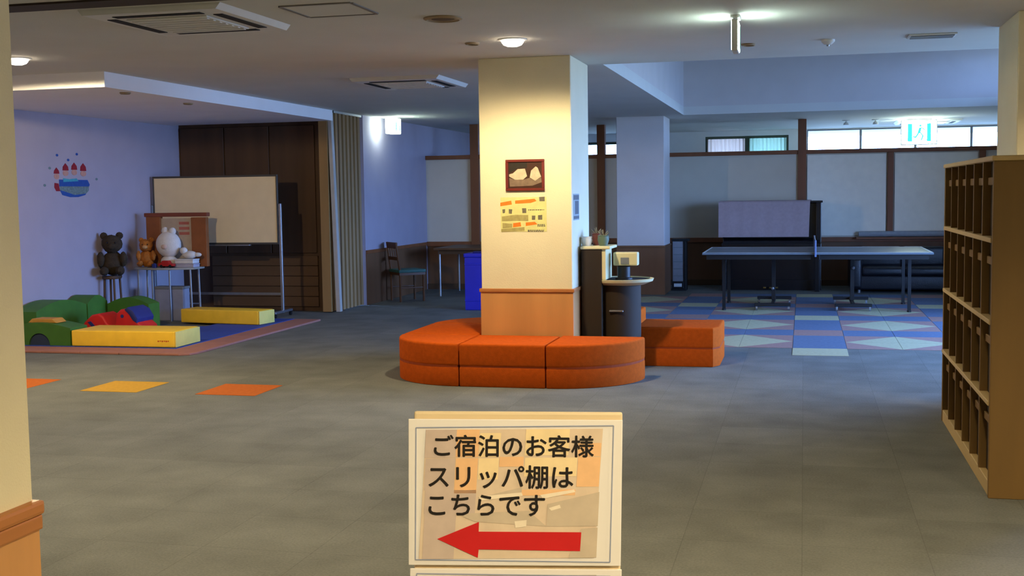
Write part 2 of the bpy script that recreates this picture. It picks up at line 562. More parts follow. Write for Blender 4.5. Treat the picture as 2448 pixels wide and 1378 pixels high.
sheet(1.38, 2.6, 0.80, 2.08, 19.53, 'creased white sheet over the panel right of the thin brown post')

# ------------------------------------------------------------------ coloured carpet tiles (parts of the floor)
T_CREAM = mat('tile_cream', (172, 170, 140), 0.95, 0.08, 30, 0.3, 200, spec=0.1)
T_YEL = mat('tile_yellow', (178, 138, 56), 0.95, 0.08, 30, 0.3, 200, spec=0.1)
T_ORA = mat('tile_orange', (176, 94, 42), 0.95, 0.08, 30, 0.3, 200, spec=0.1)
T_COR = mat('tile_coral', (152, 122, 116), 0.95, 0.08, 30, 0.3, 200, spec=0.1)
T_BLU = mat('tile_blue', (96, 112, 138), 0.95, 0.1, 30, 0.3, 200, spec=0.1)
PX, PY = 0.51, 0.513
def tile_mesh(kind, m):
    b = MB()
    g = 0.002
    if kind == 'sq':
        b.box(g, g, -0.004, PX - g, PY - g, 0.003, 0.0015, 1)
    else:
        q = {'bl': [(g, g), (PX - g, g), (g, PY - g)], 'tr': [(PX - g, PY - g), (g, PY - g), (PX - g, g)],
             'br': [(g, g), (PX - g, g), (PX - g, PY - g)], 'tl': [(g, g), (PX - g, PY - g), (g, PY - g)]}[kind]
        b.prism(q, 'z', -0.004, 0.003)
    me = b.mesh('carpet_tile')
    me.materials.append(m)
    return me
TM = {}
def put_tile(kind, m, x, y):
    k = (kind, m.name)
    if k not in TM:
        TM[k] = tile_mesh(kind, m)
    o = bpy.data.objects.new('carpet_tile', TM[k])
    COL.objects.link(o)
    o.parent = floor
    o.location = (x, y, 0)
put_tile('sq', T_YEL, -5.63, 8.29)
put_tile('sq', T_ORA, -4.61, 8.29)
put_tile('sq', T_ORA, -6.65, 8.29)
X0, Y0 = -0.10, 11.18
for k in range(-6, 5):
    x = X0 + PX * k
    lane = (k % 3 == 0)
    for r in range(0, 13):
        y = Y0 + PY * r
        if x < -1.7 and y > 17.0:
            continue
        if lane:
            alt = (k // 3) % 2
            if r % 3 == 0:
                put_tile('sq', (T_CREAM, T_COR)[((r // 3) + alt) % 2], x, y)
            else:
                put_tile('sq', T_BLU, x, y)
        else:
            if r == 0:
                continue
            if r % 3 == 0:
                put_tile('sq', T_BLU, x, y)
            else:
                left = (k % 3 == 1)          # left half of the 2 x 2 star
                low = (r % 3 == 1)
                # cream towards the middle of the star, coral in its outer corners
                inner = {(True, True): 'tr', (False, True): 'tl', (True, False): 'br', (False, False): 'bl'}[(left, low)]
                outer = {'tr': 'bl', 'bl': 'tr', 'tl': 'br', 'br': 'tl'}[inner]
                put_tile(inner, T_CREAM, x, y)
                put_tile(outer, T_COR, x, y)

# ================================================================== LAMPS AND CEILING FIXTURES
M_LAMP = emis('warm_lamp', (1.0, 0.84, 0.62), 22.0)
def downlight(x, y, label, watts=W_DOWN, z=H, spot=165, blend=0.45):
    t = thing('downlight', label, 'ceiling lamp', (x, y, z), group='warm downlights of the lobby')
    MB().lathe([(0.105, 0.0), (0.105, -0.006), (0.09, -0.010), (0.083, -0.004), (0.083, 0.0)], n=28).build('trim_ring', M_PLAST, t, True)
    MB().lathe([(0.083, -0.002), (0.080, -0.022), (0.066, -0.040), (0.040, -0.050), (0.001, -0.054)], n=24).build('lamp_lens', M_LAMP, t, True)
    l = bpy.data.lights.new('downlight_beam', 'SPOT')
    l.energy = watts
    l.color = WARM
    l.spot_size = math.radians(spot)
    l.spot_blend = blend
    l.shadow_soft_size = 0.07
    o = bpy.data.objects.new('downlight_beam', l)
    COL.objects.link(o)
    o.location = (x, y, z - 0.075)
downlight(-2.07, 8.51, 'lit round downlight in the ceiling just in front of the cream pillar', W_DOWN * 0.85)
downlight(-6.04, 8.27, 'lit round downlight beside the cream entrance wall, over the carpet', W_DOWN * 1.25, H, 179, 0.05)
NEAR = [(1.9, 8.4 - 0.9, W_DOWN * 0.25, 'past the shoe rack', 124), (0.5, 3.3, W_NEAR * 1.2, 'over the notice stand', 136), (2.5, 1.7, W_NEAR * 1.3, 'over the entrance, right side', 172),
        (0.7, -0.1, W_NEAR * 1.0, 'over the viewer', 172), (-3.6, 4.9, W_NEAR * 0.9, 'behind the entrance wall', 130)]
for x, y, w, wh, sp in NEAR:
    downlight(x, y, 'lit round downlight outside the picture, ' + wh, w, H, sp, 0.6)

def cassette(x0, y0, x1, y1, label, z=H):
    cx, cy = (x0 + x1) / 2, (y0 + y1) / 2
    t = thing('air_conditioner', label, 'air conditioner', (cx, cy, z), group='ceiling cassette air conditioners')
    a, bb = (x1 - x0) / 2, (y1 - y0) / 2
    MB().prism([(-a, 0), (a, 0), (a - 0.03, -0.035), (-a + 0.03, -0.035)], 'y', -bb, bb).build('panel', M_PLAST, t)
    g = MB().box(-a * 0.58, -bb * 0.58, -0.045, a * 0.58, bb * 0.58, -0.035, 0.004, 1).build('intake_grille', M_PLAST, t)
    for i in range(7):
        yy = -bb * 0.5 + i * bb * 0.166
        MB().box(-a * 0.54, yy, -0.050, a * 0.54, yy + 0.03, -0.045).build('louver', M_PLAST, g)
    for s in (-1, 1):
        MB().box(-a * 0.62, s * bb * 0.76 - 0.03, -0.039, a * 0.62, s * bb * 0.76 + 0.03, -0.034).build('outlet_slot', M_DARKP, t)
        MB().box(s * a * 0.76 - 0.03, -bb * 0.62, -0.039, s * a * 0.76 + 0.03, bb * 0.62, -0.034).build('outlet_slot', M_DARKP, t)
    return t
cassette(-4.2, 6.33, -3.27, 7.30, 'square ceiling air conditioner nearest the viewer, by the dark ceiling rail')
cassette(-4.22, 10.72, -3.32, 11.72, 'square ceiling air conditioner left of the cream pillar')
cassette(1.48, 20.5, 2.5, 21.4, 'square ceiling air conditioner by the bright far windows')

t = thing('access_hatch', 'square ceiling access hatch beside the near air conditioner', 'hatch', (-2.79, 6.80, H))
b = MB()
for s in (-1, 1):
    b.box(-0.225, s * 0.225 - 0.012, -0.006, 0.225, s * 0.225 + 0.012, 0)
    b.box(s * 0.225 - 0.012, -0.213, -0.006, s * 0.225 + 0.012, 0.213, 0)
b.build('frame', mat('hatch_frame', (120, 116, 112), 0.5), t)
MB().box(-0.213, -0.213, -0.003, 0.213, 0.213, 0).build('hatch_door', M_CEIL, t)

def round_vent(x, y, r, label, name='ceiling_speaker', cat='ceiling speaker', z=H, m=None):
    t = thing(name, label, cat, (x, y, z))
    MB().lathe([(r, 0), (r, -0.008), (r * 0.85, -0.016), (r * 0.8, -0.008)], n=24).build('rim', m or mat('tan_plastic', (150, 132, 104), 0.6), t, True)
    MB().lathe([(r * 0.8, -0.004), (r * 0.4, -0.012), (0.002, -0.014)], n=20).build('grille', mat('brown_grille', (84, 68, 50), 0.8), t, True)
round_vent(-2.24, 7.34, 0.125, 'round brownish ceiling speaker between the hatch and the lit downlight')
round_vent(-2.40, 8.6, 0.055, 'small dark round fitting left of the lit downlight', 'sprinkler_head', 'sprinkler')
round_vent(-0.42, 9.39, 0.055, 'small dark round fitting behind the near hanging exit sign', 'sprinkler_head', 'sprinkler')
round_vent(-6.11, 9.91, 0.05, 'small dark fitting under the dropped ceiling, near its corner', 'unlit_downlight', 'ceiling lamp', ZS)
round_vent(-6.21, 11.25, 0.05, 'small dark fitting under the dropped ceiling, farther back', 'unlit_downlight', 'ceiling lamp', ZS)
t = thing('smoke_detector', 'small white detector on the ceiling right of the near exit sign', 'detector', (0.17, 9.34, H))
MB().lathe([(0.05, 0), (0.05, -0.015), (0.03, -0.035), (0.002, -0.04)], n=18).build('housing', M_PLAST, t, True)
MB().lathe([(0.012, -0.04), (0.010, -0.05)], n=10).build('sensor_cap', M_STEEL, t, True)
t = thing('air_vent', 'rectangular slot vent in the ceiling above the shoe rack', 'vent', (0.91, 9.33, H))
MB().box(-0.17, -0.10, -0.012, 0.17, 0.10, 0, 0.004, 1).build('frame', M_PLAST, t)
for i in range(4):
    MB().box(-0.15, -0.085 + i * 0.045, -0.018, 0.15, -0.055 + i * 0.045, -0.012).build('slat', M_GREYP, t)
tag(MB().box(-7.6, 6.02, H - 0.012, 3.2, 6.22, H).build('ceiling_rail', mat('dark_rail', (48, 36, 26), 0.7)), 'long dark strip across the ceiling at the top left', 'rail')

# small bright reflector lamps past the partition
for x, lab in ((0.66, 'left small silver reflector lamp on the far ceiling'), (1.12, 'right small silver reflector lamp on the far ceiling')):
    t = thing('reflector_lamp', lab, 'ceiling lamp', (x, 20.15, H))
    MB().lathe([(0.06, 0), (0.06, -0.01), (0.012, -0.02), (0.012, -0.03)], n=12).build('mount', M_PLAST, t, True)
    MB().lathe([(0.015, -0.03), (0.04, -0.05), (0.045, -0.08)], n=12).build('reflector', M_PLAST, t, True)

# exit signs
M_EX = emis('exit_glow', (0.80, 1.0, 0.88), 40.0)
M_EXG = emis('exit_green', (0.03, 0.75, 0.36), 3.0)
def exit_sign(x, y, w, h, drop, label, rot=0.0, th=0.019, hm=None):
    t = thing('exit_sign', label, 'exit sign', (x, y, H), rot)
    MB().box(-w * 0.35, -0.03, -0.02, w * 0.35, 0.03, 0, 0.004, 1).build('mounting', M_PLAST, t)
    MB().box(-w / 2, -th, -drop - h, w / 2, th, -drop, 0.004, 1).build('housing', hm or M_PLAST, t)
    if drop > 0.02:
        for s in (-1, 1):
            MB().cyl((s * w * 0.25, 0, -drop), 0.006, drop - 0.02, 8).build('rod', M_STEEL, t)
    for s in (-1, 1):
        f = MB().box(-w * 0.47, s * th - 0.003, -drop - h * 0.95, w * 0.47, s * th + 0.003, -drop - h * 0.05).build('light_panel', M_EX, t)
        # running figure beside a doorway, in green
        yy = s * (th + 0.0045)
        b = MB()
        dx = w * 0.12
        zc = -drop - h * 0.5
        def q(pts):
            b.poly([(u * h, yy, zc + v * h) for u, v in (pts if s < 0 else pts[::-1])])
        q([(-0.44, -0.36), (-0.26, -0.36), (-0.26, 0.36), (-0.44, 0.36)])
        q([(0.30, -0.36), (0.46, -0.36), (0.46, 0.36), (0.30, 0.36)])
        b.poly([(0.05 * h + 0.05 * h * math.cos(a * PI / 4), yy, zc + 0.27 * h + 0.05 * h * math.sin(a * PI / 4)) for a in range(8)])
        q([(-0.06, -0.02), (0.05, -0.04), (0.10, 0.20), (0.0, 0.20)])
        q([(-0.04, 0.0), (-0.14, -0.16), (-0.24, -0.14), (-0.24, -0.19), (-0.11, -0.22), (0.02, -0.02)])
        q([(0.04, -0.02), (0.12, -0.14), (0.06, -0.32), (0.11, -0.33), (0.18, -0.14), (0.06, 0.02)])
        q([(0.08, 0.19), (0.2, 0.08), (0.22, 0.12), (0.1, 0.22)])
        b.build('pictogram', M_EXG, f)
    return t
exit_sign(-0.435, 7.9, 0.22, 0.20, 0.03, 'white glowing exit sign hung edge-on from the near ceiling', math.radians(90))
exit_sign(-5.70, 16.15, 0.26, 0.22, 0.02, 'white glowing exit sign beside the white wall past the folding partition', math.radians(90), 0.07, emis('exit_housing', (0.85, 1.0, 0.9), 5.0))
exit_sign(1.80, 20.3, 0.56, 0.40, 0.02, 'green and white exit sign in front of the bright far windows')

# ================================================================== CENTRE: BENCH, KIOSK, PICTURES
HB = 0.345
def bench(pts, label, loc=(0, 0), rot=0.0):
    """one upholstered module: lower base, upper cushion, from its plan outline in metres"""
    t = thing('bench_module', label, 'bench', (loc[0], loc[1], 0), rot, 'orange fabric bench modules')
    cx = sum(p[0] for p in pts) / len(pts); cy = sum(p[1] for p in pts) / len(pts)
    ins = [(cx + (x - cx) * 0.985, cy + (y - cy) * 0.985) for x, y in pts]
    MB().prism([(x - loc[0], y - loc[1]) for x, y in ins], 'z', 0.0, 0.158, 0.012).build('base', M_ORANGE, t, True)
    MB().prism([(x - loc[0], y - loc[1]) for x, y in ins], 'z', 0.161, HB, 0.022, 3).build('cushion', M_ORANGE, t, True)
    MB().prism([(cx + (x - cx) * 0.975 - loc[0], cy + (y - cy) * 0.975 - loc[1]) for x, y in pts], 'z', 0.15, 0.17).build('piping', mat('orange_piping', (150, 58, 12), 0.9), t)
    return t
FX0, FX1 = -2.66, -1.955
FY = 8.97
bench([(FX0, FY), (FX1, FY), (FX1, 9.585), (FX0, 9.585)], 'straight orange bench module at the front of the cream pillar', (-2.3, 9.28))
bench([(FX1, 9.62)] + arc(FX1, 9.62, 0.70, 0.65, -90, 0, 14), 'rounded orange bench module at the front right of the cream pillar', (-1.7, 9.3))
bench([(FX0, 9.585)] + arc(FX0, 9.585, 0.68, 0.615, 180, 270, 14), 'rounded orange bench module at the front left of the cream pillar', (-2.9, 9.3))
bench([(-3.34, 9.6), (-2.66, 9.6), (-2.66, 10.42), (-3.34, 10.42)], 'straight orange bench module along the left side of the cream pillar', (-3.0, 10.0))
bench([(-2.66, 10.44)] + arc(-2.66, 10.44, 0.68, 0.64, 90, 180, 14), 'rounded orange bench module at the back left of the cream pillar', (-2.9, 10.7))
bench([(-1.44, 10.31), (-0.755, 10.31), (-0.70, 10.42), (-0.70, 11.0), (-1.44, 11.0)], 'loose orange bench block standing right of the dark kiosk', (-1.1, 10.65))
bench([(-2.25, 11.55), (-1.58, 11.55), (-1.58, 12.2), (-2.25, 12.2)], 'orange bench block farthest back, mostly hidden by the kiosk', (-1.9, 11.9))

# dark kiosk with a round tray
M_KIOSK = mat('kiosk_brown', (42, 29, 14), 0.8, 0.12, 8, stretch=(1, 1, 0.2))
M_CREAMP = mat('cream_plastic', (215, 205, 160), 0.4, 0.04, 8)
t = thing('kiosk', 'dark brown kiosk with cream edged top and round tray beside the cream pillar', 'kiosk', (-1.6, 10.0, 0))
MB().box(-0.23, -0.13, 0, -0.055, 0.24, 1.05, 0.01).build('cabinet', M_KIOSK, t)
MB().box(-0.235, -0.14, 1.05, 0.02, 0.25, 1.075, 0.008).build('cabinet_top', M_CREAMP, t)
MB().box(-0.055, -0.12, 0.79, -0.02, 0.2, 1.05, 0.006).build('side_strip', M_CREAMP, t)
MB().lathe([(0.21, 0), (0.21, 0.76)], (0.06, 0.13, 0), 28, sx=0.86).build('drum', M_KIOSK, t, True)
MB().box(0.0, -0.095, 0.515, 0.12, -0.075, 0.53, 0.003, 1).build('handle', M_STEEL, t)
MB().lathe([(0.20, -0.03), (0.275, 0.0), (0.285, 0.022), (0.27, 0.024), (0.262, 0.012), (0.001, 0.01)], (0.07, 0.13, 0.765), 32).build('tray', M_CREAMP, t, True)
MB().lathe([(0.255, 0), (0.25, 0.003)], (0.07, 0.13, 0.777), 32).build('tray_mat', M_DARKP, t)
# things standing on it
t = thing('dispenser', 'dark dispenser with cream paper box head standing on the kiosk tray', 'dispenser', (-1.50, 10.10, 0.78))
MB().lathe([(0.075, 0), (0.075, 0.015), (0.055, 0.02), (0.055, 0.11), (0.03, 0.125)], n=18).build('base', M_BLKM, t, True)
MB().box(-0.085, -0.05, 0.12, 0.125, 0.06, 0.235, 0.012).build('paper_box', M_CREAMP, t)
MB().box(-0.02, -0.056, 0.135, 0.05, -0.05, 0.19).build('slot', M_GREYP, t)
for i, (x, y, sx, sz, m, lab, nm, ct) in enumerate((
        (-1.80, 9.98, 0.05, 0.075, M_PLAST, 'small white cup on the kiosk top beside the pillar', 'cup', 'cup'),
        (-1.735, 10.1, 0.045, 0.10, mat('brown_pot', (96, 50, 36), 0.5), 'small brown pot on the kiosk top', 'pot', 'pot'),
        (-1.66, 10.0, 0.05, 0.085, mat('green_pot', (88, 104, 84), 0.6), 'small grey-green pot at the outer end of the kiosk top', 'pot', 'pot'))):
    t = thing(nm, lab, ct, (x, y, 1.075))
    MB().lathe([(sx * 0.7, 0), (sx, sz * 0.6), (sx * 0.9, sz), (sx * 0.8, sz), (sx * 0.85, sz * 0.6), (0.002, sz * 0.2)], n=16).build('body', m, t, True)
    MB().lathe([(sx * 0.92, sz - 0.008), (sx * 0.97, sz), (sx * 0.8, sz + 0.004)], n=16).build('rim', m, t, True)
    if i:
        bl = MB()
        for k in range(7):
            a = k * 0.9
            bl.tube((0, 0, sz * 0.8), (0.05 * math.cos(a), 0.05 * math.sin(a), sz + 0.03 + 0.01 * (k % 3)), 0.008, 5, 0.003)
        bl.build('sprigs', mat('dry_sprig', (120, 110, 84), 0.8), t)

# framed dark picture on the pillar front
FYP = 9.61
t = thing('framed_picture', 'small dark picture in a red-brown frame on the cream pillar', 'picture', (-2.245, FYP, 1.68))
M_RFR = mat('red_brown_frame', (104, 34, 26), 0.45, 0.1, 10)
b = MB()
a, h2 = 0.165, 0.13
b.box(-a, -0.018, -h2, a, 0, -h2 + 0.022, 0.003, 1).box(-a, -0.018, h2 - 0.022, a, 0, h2, 0.003, 1)
b.box(-a, -0.018, -h2 + 0.022, -a + 0.022, 0, h2 - 0.022, 0.003, 1).box(a - 0.022, -0.018, -h2 + 0.022, a, 0, h2 - 0.022, 0.003, 1)
b.build('frame', M_RFR, t)
p = MB().box(-a + 0.022, -0.008, -h2 + 0.022, a - 0.022, 0, h2 - 0.022).build('photo', mat('photo_dark', (62, 36, 26), 0.4, 0.15, 12), t)
def flat(parent, polys, m, y, name='print'):
    if name == 'small_print':
        b = MB()
        for pl in polys:
            b.poly([(u, y, v) for u, v in pl])
        o = b.build(name, m, parent)
        o['kind'] = 'stuff'
        return o
    for pl in polys:
        MB().poly([(u, y, v) for u, v in pl]).build(name, m, parent)
def S_(pts):      # pixel of the enlarged photo crop -> metres on the picture
    return [((x - 530) / 580 * 0.33, (365 - y) / 460 * 0.26) for x, y in pts]
flat(p, [S_([(290, 350), (350, 335), (420, 275), (530, 270), (560, 380), (500, 430), (380, 430), (290, 380)])[::-1],
         S_([(620, 300), (690, 240), (720, 260), (770, 390), (680, 450), (600, 400)])[::-1]], mat('photo_pale', (190, 175, 150), 0.5, 0.15, 30), -0.0085)
flat(p, [S_([(290, 400), (380, 432), (500, 432), (600, 405), (680, 452), (770, 395), (780, 470), (640, 520), (300, 530)])[::-1]], mat('photo_mid', (120, 100, 84), 0.5, 0.15, 30), -0.0083)
flat(p, [S_([(295, 170), (560, 160), (560, 260), (420, 262), (320, 320), (295, 320)])[::-1]], mat('photo_black', (38, 30, 24), 0.5, 0.15, 30), -0.0083)

# poster under it
t = thing('poster', 'pale green notice with orange headings under the framed picture', 'poster', (-2.26, FYP, 1.355), kind=None)
pap = MB().box(-0.20, -0.002, -0.143, 0.192, 0, 0.143).build('sheet', mat('poster_green', (212, 208, 140), 0.6, 0.08, 14), t)
def Q_(pts):
    return [((x - 525) / 740 * 0.41 - 0.005, (955 - y) / 540 * 0.29) for x, y in pts][::-1]
M_OR = mat('poster_orange', (232, 122, 30), 0.6, 0.1, 30)
M_GY = mat('poster_grey', (108, 100, 84), 0.6, 0.2, 60)
M_OL = mat('poster_olive', (164, 152, 96), 0.6, 0.15, 30)
flat(pap, [Q_([(170, 770), (340, 740), (350, 800), (170, 825)]), Q_([(400, 740), (700, 715), (730, 750), (640, 780), (400, 790)]),
           Q_([(365, 1090), (480, 1075), (490, 1140), (360, 1155)]), Q_([(560, 1080), (700, 1070), (740, 1110), (560, 1135)])], M_OR, -0.0024)
flat(pap, [Q_([(770, 690), (855, 685), (855, 755), (775, 755)]), Q_([(200, 875), (245, 870), (240, 930), (205, 935)]), Q_([(300, 870), (355, 875), (345, 945), (300, 940)]),
           Q_([(505, 860), (570, 860), (570, 935), (510, 935)]), Q_([(655, 975), (710, 975), (705, 1040), (655, 1040)]), Q_([(750, 970), (815, 965), (815, 1040), (750, 1040)])], M_GY, -0.0024)
flat(pap, [Q_([(190, 985), (400, 960), (600, 965), (600, 1060), (400, 1055), (190, 1060)]), Q_([(200, 1085), (350, 1100), (350, 1160), (200, 1170)]), Q_([(180, 1180), (540, 1150), (540, 1210), (180, 1225)])], M_OL, -0.0023)
# lines of small print
ln = []
random.seed(3)
for yy in (880, 1110, 1130, 1195, 1210):
    x = 600 if yy < 1000 else (740 if yy < 1150 else 590)
    while x < 840:
        w = random.randint(10, 28)
        ln.append(Q_([(x, yy), (x + w, yy - 2), (x + w, yy + 14), (x, yy + 16)]))
        x += w + 8
flat(pap, ln, M_GY, -0.0025, 'small_print')

# notice on the pillar's right side
t = thing('poster', 'narrow dark notice on the bluish right side of the cream pillar', 'poster', (-1.855, 9.80, 1.41))
pp = MB().box(0, -0.13, -0.11, 0.002, 0.13, 0.11).build('sheet', mat('poster_bluegrey', (150, 158, 160), 0.6, 0.1, 20), t)
b = MB()
b.box(0.002, -0.12, 0.06, 0.0026, 0.12, 0.10).box(0.002, -0.12, -0.10, 0.0026, 0.12, -0.075).box(0.002, -0.06, -0.06, 0.0026, 0.10, 0.05)
b.build('print', mat('poster_slate', (84, 88, 96), 0.6, 0.1, 30), pp)

# ================================================================== RIGHT: SHOE RACK
RX0, RX1, RY0, RY1, RZ = 0.885, 1.30, 6.10, 8.15, 1.675
t = thing('shoe_rack', 'tall brown wooden shoe rack with rows of narrow compartments', 'shoe rack', (RX0, RY0, 0))
DX, DY = RX1 - RX0, RY1 - RY0
MB().box(0, 0, 0, DX, 0.03, RZ - 0.025, 0.003, 1).build('side_panel', M_SHELF, t)
MB().box(0, DY - 0.03, 0, DX, DY, RZ - 0.025, 0.003, 1).build('side_panel', M_SHELF, t)
M_SHELF_LIT = mat('shelf_wood_lit', (184, 158, 110), 0.55, 0.08, 6, stretch=(1, 0.2, 1))  # paler shelf wood: light falling on the boards is put into the colour
MB().box(-0.008, -0.005, RZ - 0.025, DX, DY + 0.005, RZ, 0.004, 1).build('top_panel', M_SHELF_LIT, t)
MB().box(0.004, 0.03, 0, DX, DY - 0.03, 0.075, 0.003, 1).build('plinth', M_SHELF_LIT, t)
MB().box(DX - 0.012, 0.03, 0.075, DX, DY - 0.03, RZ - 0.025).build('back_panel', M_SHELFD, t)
LV = [0.075, 0.465, 0.865, 1.265, RZ - 0.025]
for z in LV[1:4]:
    MB().box(-0.006, 0.03, z - 0.012, DX - 0.012, DY - 0.03, z + 0.012, 0.003, 1).build('shelf', M_SHELF_LIT, t)
NC = 6
cw = (DY - 0.06) / NC
for r in range(4):
    za = LV[r] + (0.012 if r else 0)
    zb = LV[r + 1] - (0.012 if r < 3 else 0)
    for k in range(1, NC):
        y = 0.03 + cw * k
        MB().box(0.001, y - 0.011, za, DX - 0.012, y + 0.011, zb).build('divider', M_SHELF, t)
    for k in range(NC):
        ya = 0.03 + cw * k + (0.011 if k else 0)
        yb = 0.03 + cw * (k + 1) - (0.011 if k < NC - 1 else 0)
        zm = za + (zb - za) * 0.74
        d = MB().box(0.038, ya, za, 0.050, yb, zb).build('recessed_panel', M_SHELFD, t)  # dark panel closing each compartment just behind the divider fronts
        MB().box(0.024, ya, zm - 0.02, 0.038, yb, zm + 0.02, 0.003, 1).build('rail', M_SHELF, d)

# ================================================================== RIGHT BACK: TABLE TENNIS, PIANO, SOFA
M_TT = mat('table_tennis_top', (92, 100, 106), 0.38, 0.06, 6, spec=0.5)
M_LINE = mat('white_line', (214, 218, 222), 0.4, 0.03, 10)
tx0, tx1, ty0, ty1, tz = -1.23, 1.51, 14.92, 16.47, 0.76
t = thing('table_tennis_table', 'dark table tennis table on wheeled frames in front of the piano', 'table', (0.14, 15.69, 0))
def L(x, y):
    return x - 0.14, y - 15.69
hx = (tx1 - tx0) / 2
for s in (-1, 1):
    a0, a1 = (-hx, -0.004) if s < 0 else (0.004, hx)
    top = MB().box(a0, -0.775, tz - 0.025, a1, 0.775, tz, 0.003, 1).build('tabletop', M_TT, t)
    b = MB()
    b.box(a0 + 0.003, -0.772, tz, a1 - 0.003, -0.752, tz + 0.0012).box(a0 + 0.003, 0.752, tz, a1 - 0.003, 0.772, tz + 0.0012)
    e = a0 if s < 0 else a1 - 0.02
    b.box(e + (0.003 if s < 0 else -0.003), -0.752, tz, e + (0.023 if s < 0 else 0.017), 0.752, tz + 0.0012)
    b.build('line_marking', M_LINE, top)
    for ya in (-0.73, 0.70):
        MB().box(a0 + 0.05, ya, tz - 0.085, a1 - 0.05, ya + 0.03, tz - 0.025).build('apron', M_BLKM, t)
    for yy in (-0.32, 0.84):
        pass
    for (lx, ly) in ((-1.13, -0.33), (-1.13, 0.70)) if s < 0 else ((1.13, -0.36), (1.14, 0.70)):
        lg = MB().box(lx - 0.02, ly - 0.02, 0.02, lx + 0.02, ly + 0.02, tz - 0.025).build('leg', M_BLKM, t)
        MB().cyl((lx, ly, 0.003), 0.026, 0.02, 12).build('foot', M_BLKM, lg)
    # wheeled undercarriage
    ux = -0.52 if s < 0 else 0.47
    for yy, z in ((-0.30, 0.075), (0.62, 0.085)):
        bar = MB().box(ux - 0.225, yy - 0.02, z - 0.02, ux + 0.225, yy + 0.02, z + 0.02, 0.004, 1).build('foot_bar', M_BLKM, t)
        for q in (-0.2, 0.2):
            MB().cyl((ux + q - 0.012, yy, 0.032), 0.03, 0.024, 14, 'x').build('caster', M_STEEL if s < 0 else M_GREYP, bar)
    MB().box(ux - 0.02, -0.30, 0.06, ux + 0.02, 0.62, 0.10, 0.003, 1).build('base_beam', M_BLKM, t)
    MB().box(ux - 0.025, 0.12, 0.10, ux + 0.025, 0.18, tz - 0.025, 0.003, 1).build('column', M_BLKM, t)
    MB().box(ux - 0.12, -0.03, tz - 0.10, ux + 0.12, 0.33, tz - 0.03, 0.003, 1).build('hinge_box', M_BLKM, t)
    MB().ball((ux + s * 0.01, 0.105, 0.52 if s > 0 else 0.25), 0.022, 0.022, 0.022, 10).build('lock_knob', M_STEEL, t)
for s in (-1, 1):
    MB().box(-0.012, s * 0.80 - 0.03, tz - 0.05, 0.012, s * 0.80 + 0.03, tz + 0.155, 0.004, 1).build('net_post', mat('blue_grey_post', (96, 108, 140), 0.4), t)
MB().box(-0.002, -0.79, tz + 0.004, 0.002, 0.79, tz + 0.14).build('net', mat('net_dark', (34, 38, 46), 0.9), t)
MB().box(-0.004, -0.79, tz + 0.14, 0.004, 0.79, tz + 0.152).build('net_tape', M_LINE, t)

# piano
t = thing('piano', 'black upright piano under a grey cloth, behind the table tennis table', 'piano', (-0.5, 18.6, 0))
MB().box(-0.72, 0.02, 0.05, 0.76, 0.40, 1.335, 0.01).build('body', M_BLACK, t)
MB().box(-0.75, -0.06, 1.335, 0.78, 0.42, 1.365, 0.006).build('top_lid', M_BLACK, t)
MB().box(-0.72, -0.28, 0.60, 0.76, 0.02, 0.73, 0.012).build('keyboard_case', M_BLACK, t)
MB().prism([(-0.28, 0.73), (0.02, 0.73), (0.02, 0.80), (-0.24, 0.76)], 'x', -0.70, 0.74, 0.004).build('keyboard_lid', M_BLACK, t)
MB().box(0.68, -0.14, 0.73, 0.755, 0.02, 1.335, 0.006).build('side_arm', M_BLACK, t)
for s in (-0.68, 0.70):
    MB().box(s - 0.035, -0.27, 0.0, s + 0.035, -0.19, 0.60, 0.006).build('leg', M_BLACK, t)
MB().box(-0.72, -0.02, 0.0, 0.76, 0.02, 0.16, 0.004).build('bottom_board', M_BLACK, t)
for i in range(3):
    MB().box(-0.1 + i * 0.09, -0.12, 0.035, -0.06 + i * 0.09, 0.0, 0.05, 0.004).build('pedal', mat('brass', (170, 140, 70), 0.3, metal=0.9), t)
cv = MB()
nx = 24
prof = [(0.40, 1.30), (0.43, 1.375), (0.2, 1.372), (-0.075, 1.372), (-0.095, 1.35), (-0.10, 1.1), (-0.105, 0.82)]
vs, fs = [], []
for j, (yy, zz) in enumerate(prof):
    for i in range(nx + 1):
        u = i / nx
        k = j / (len(prof) - 1)
        x = -0.775 + u * (1.40 - 0.05 * k * (u))
        vs.append((x, yy + 0.006 * math.sin(u * 40) * k - 0.006 * k, zz))
for j in range(len(prof) - 1):
    for i in range(nx):
        a = j * (nx + 1) + i
        fs.append((a, a + 1, a + nx + 2, a + nx + 1))
cv._add(vs, fs)
o = cv.build('piano_cover', mat('mauve_grey_cloth', (160, 140, 142), 0.95, 0.06, 25), smooth=True)
o.location = (-0.5, 18.6, 0)
tag(o, 'grey cloth cover draped over the black upright piano', 'cloth')

# leather sofa
t = thing('leather_sofa', 'low black leather sofa behind the table tennis table, beside the shoe rack', 'sofa', (1.75, 18.5, 0))
MB().box(-1.05, -0.40, 0.05, 1.05, 0.38, 0.26, 0.03, 3).build('base', M_LEATH, t, True)
for i in range(3):
    MB().box(-0.92 + i * 0.613, -0.42, 0.26, -0.92 + i * 0.613 + 0.605, 0.16, 0.38, 0.04, 3).build('seat_cushion', M_LEATH, t, True)
    MB().box(-0.92 + i * 0.613, 0.12, 0.36, -0.92 + i * 0.613 + 0.605, 0.34, 0.66, 0.05, 3).build('back_cushion', M_LEATH, t, True)
MB().box(-1.05, 0.30, 0.20, 1.05, 0.42, 0.62, 0.04, 3).build('backrest', M_LEATH, t, True)
for s in (-1, 1):
    MB().box(s * 1.0 - 0.09, -0.42, 0.06, s * 1.0 + 0.09, 0.40, 0.52, 0.05, 3).build('armrest', M_LEATH, t, True)
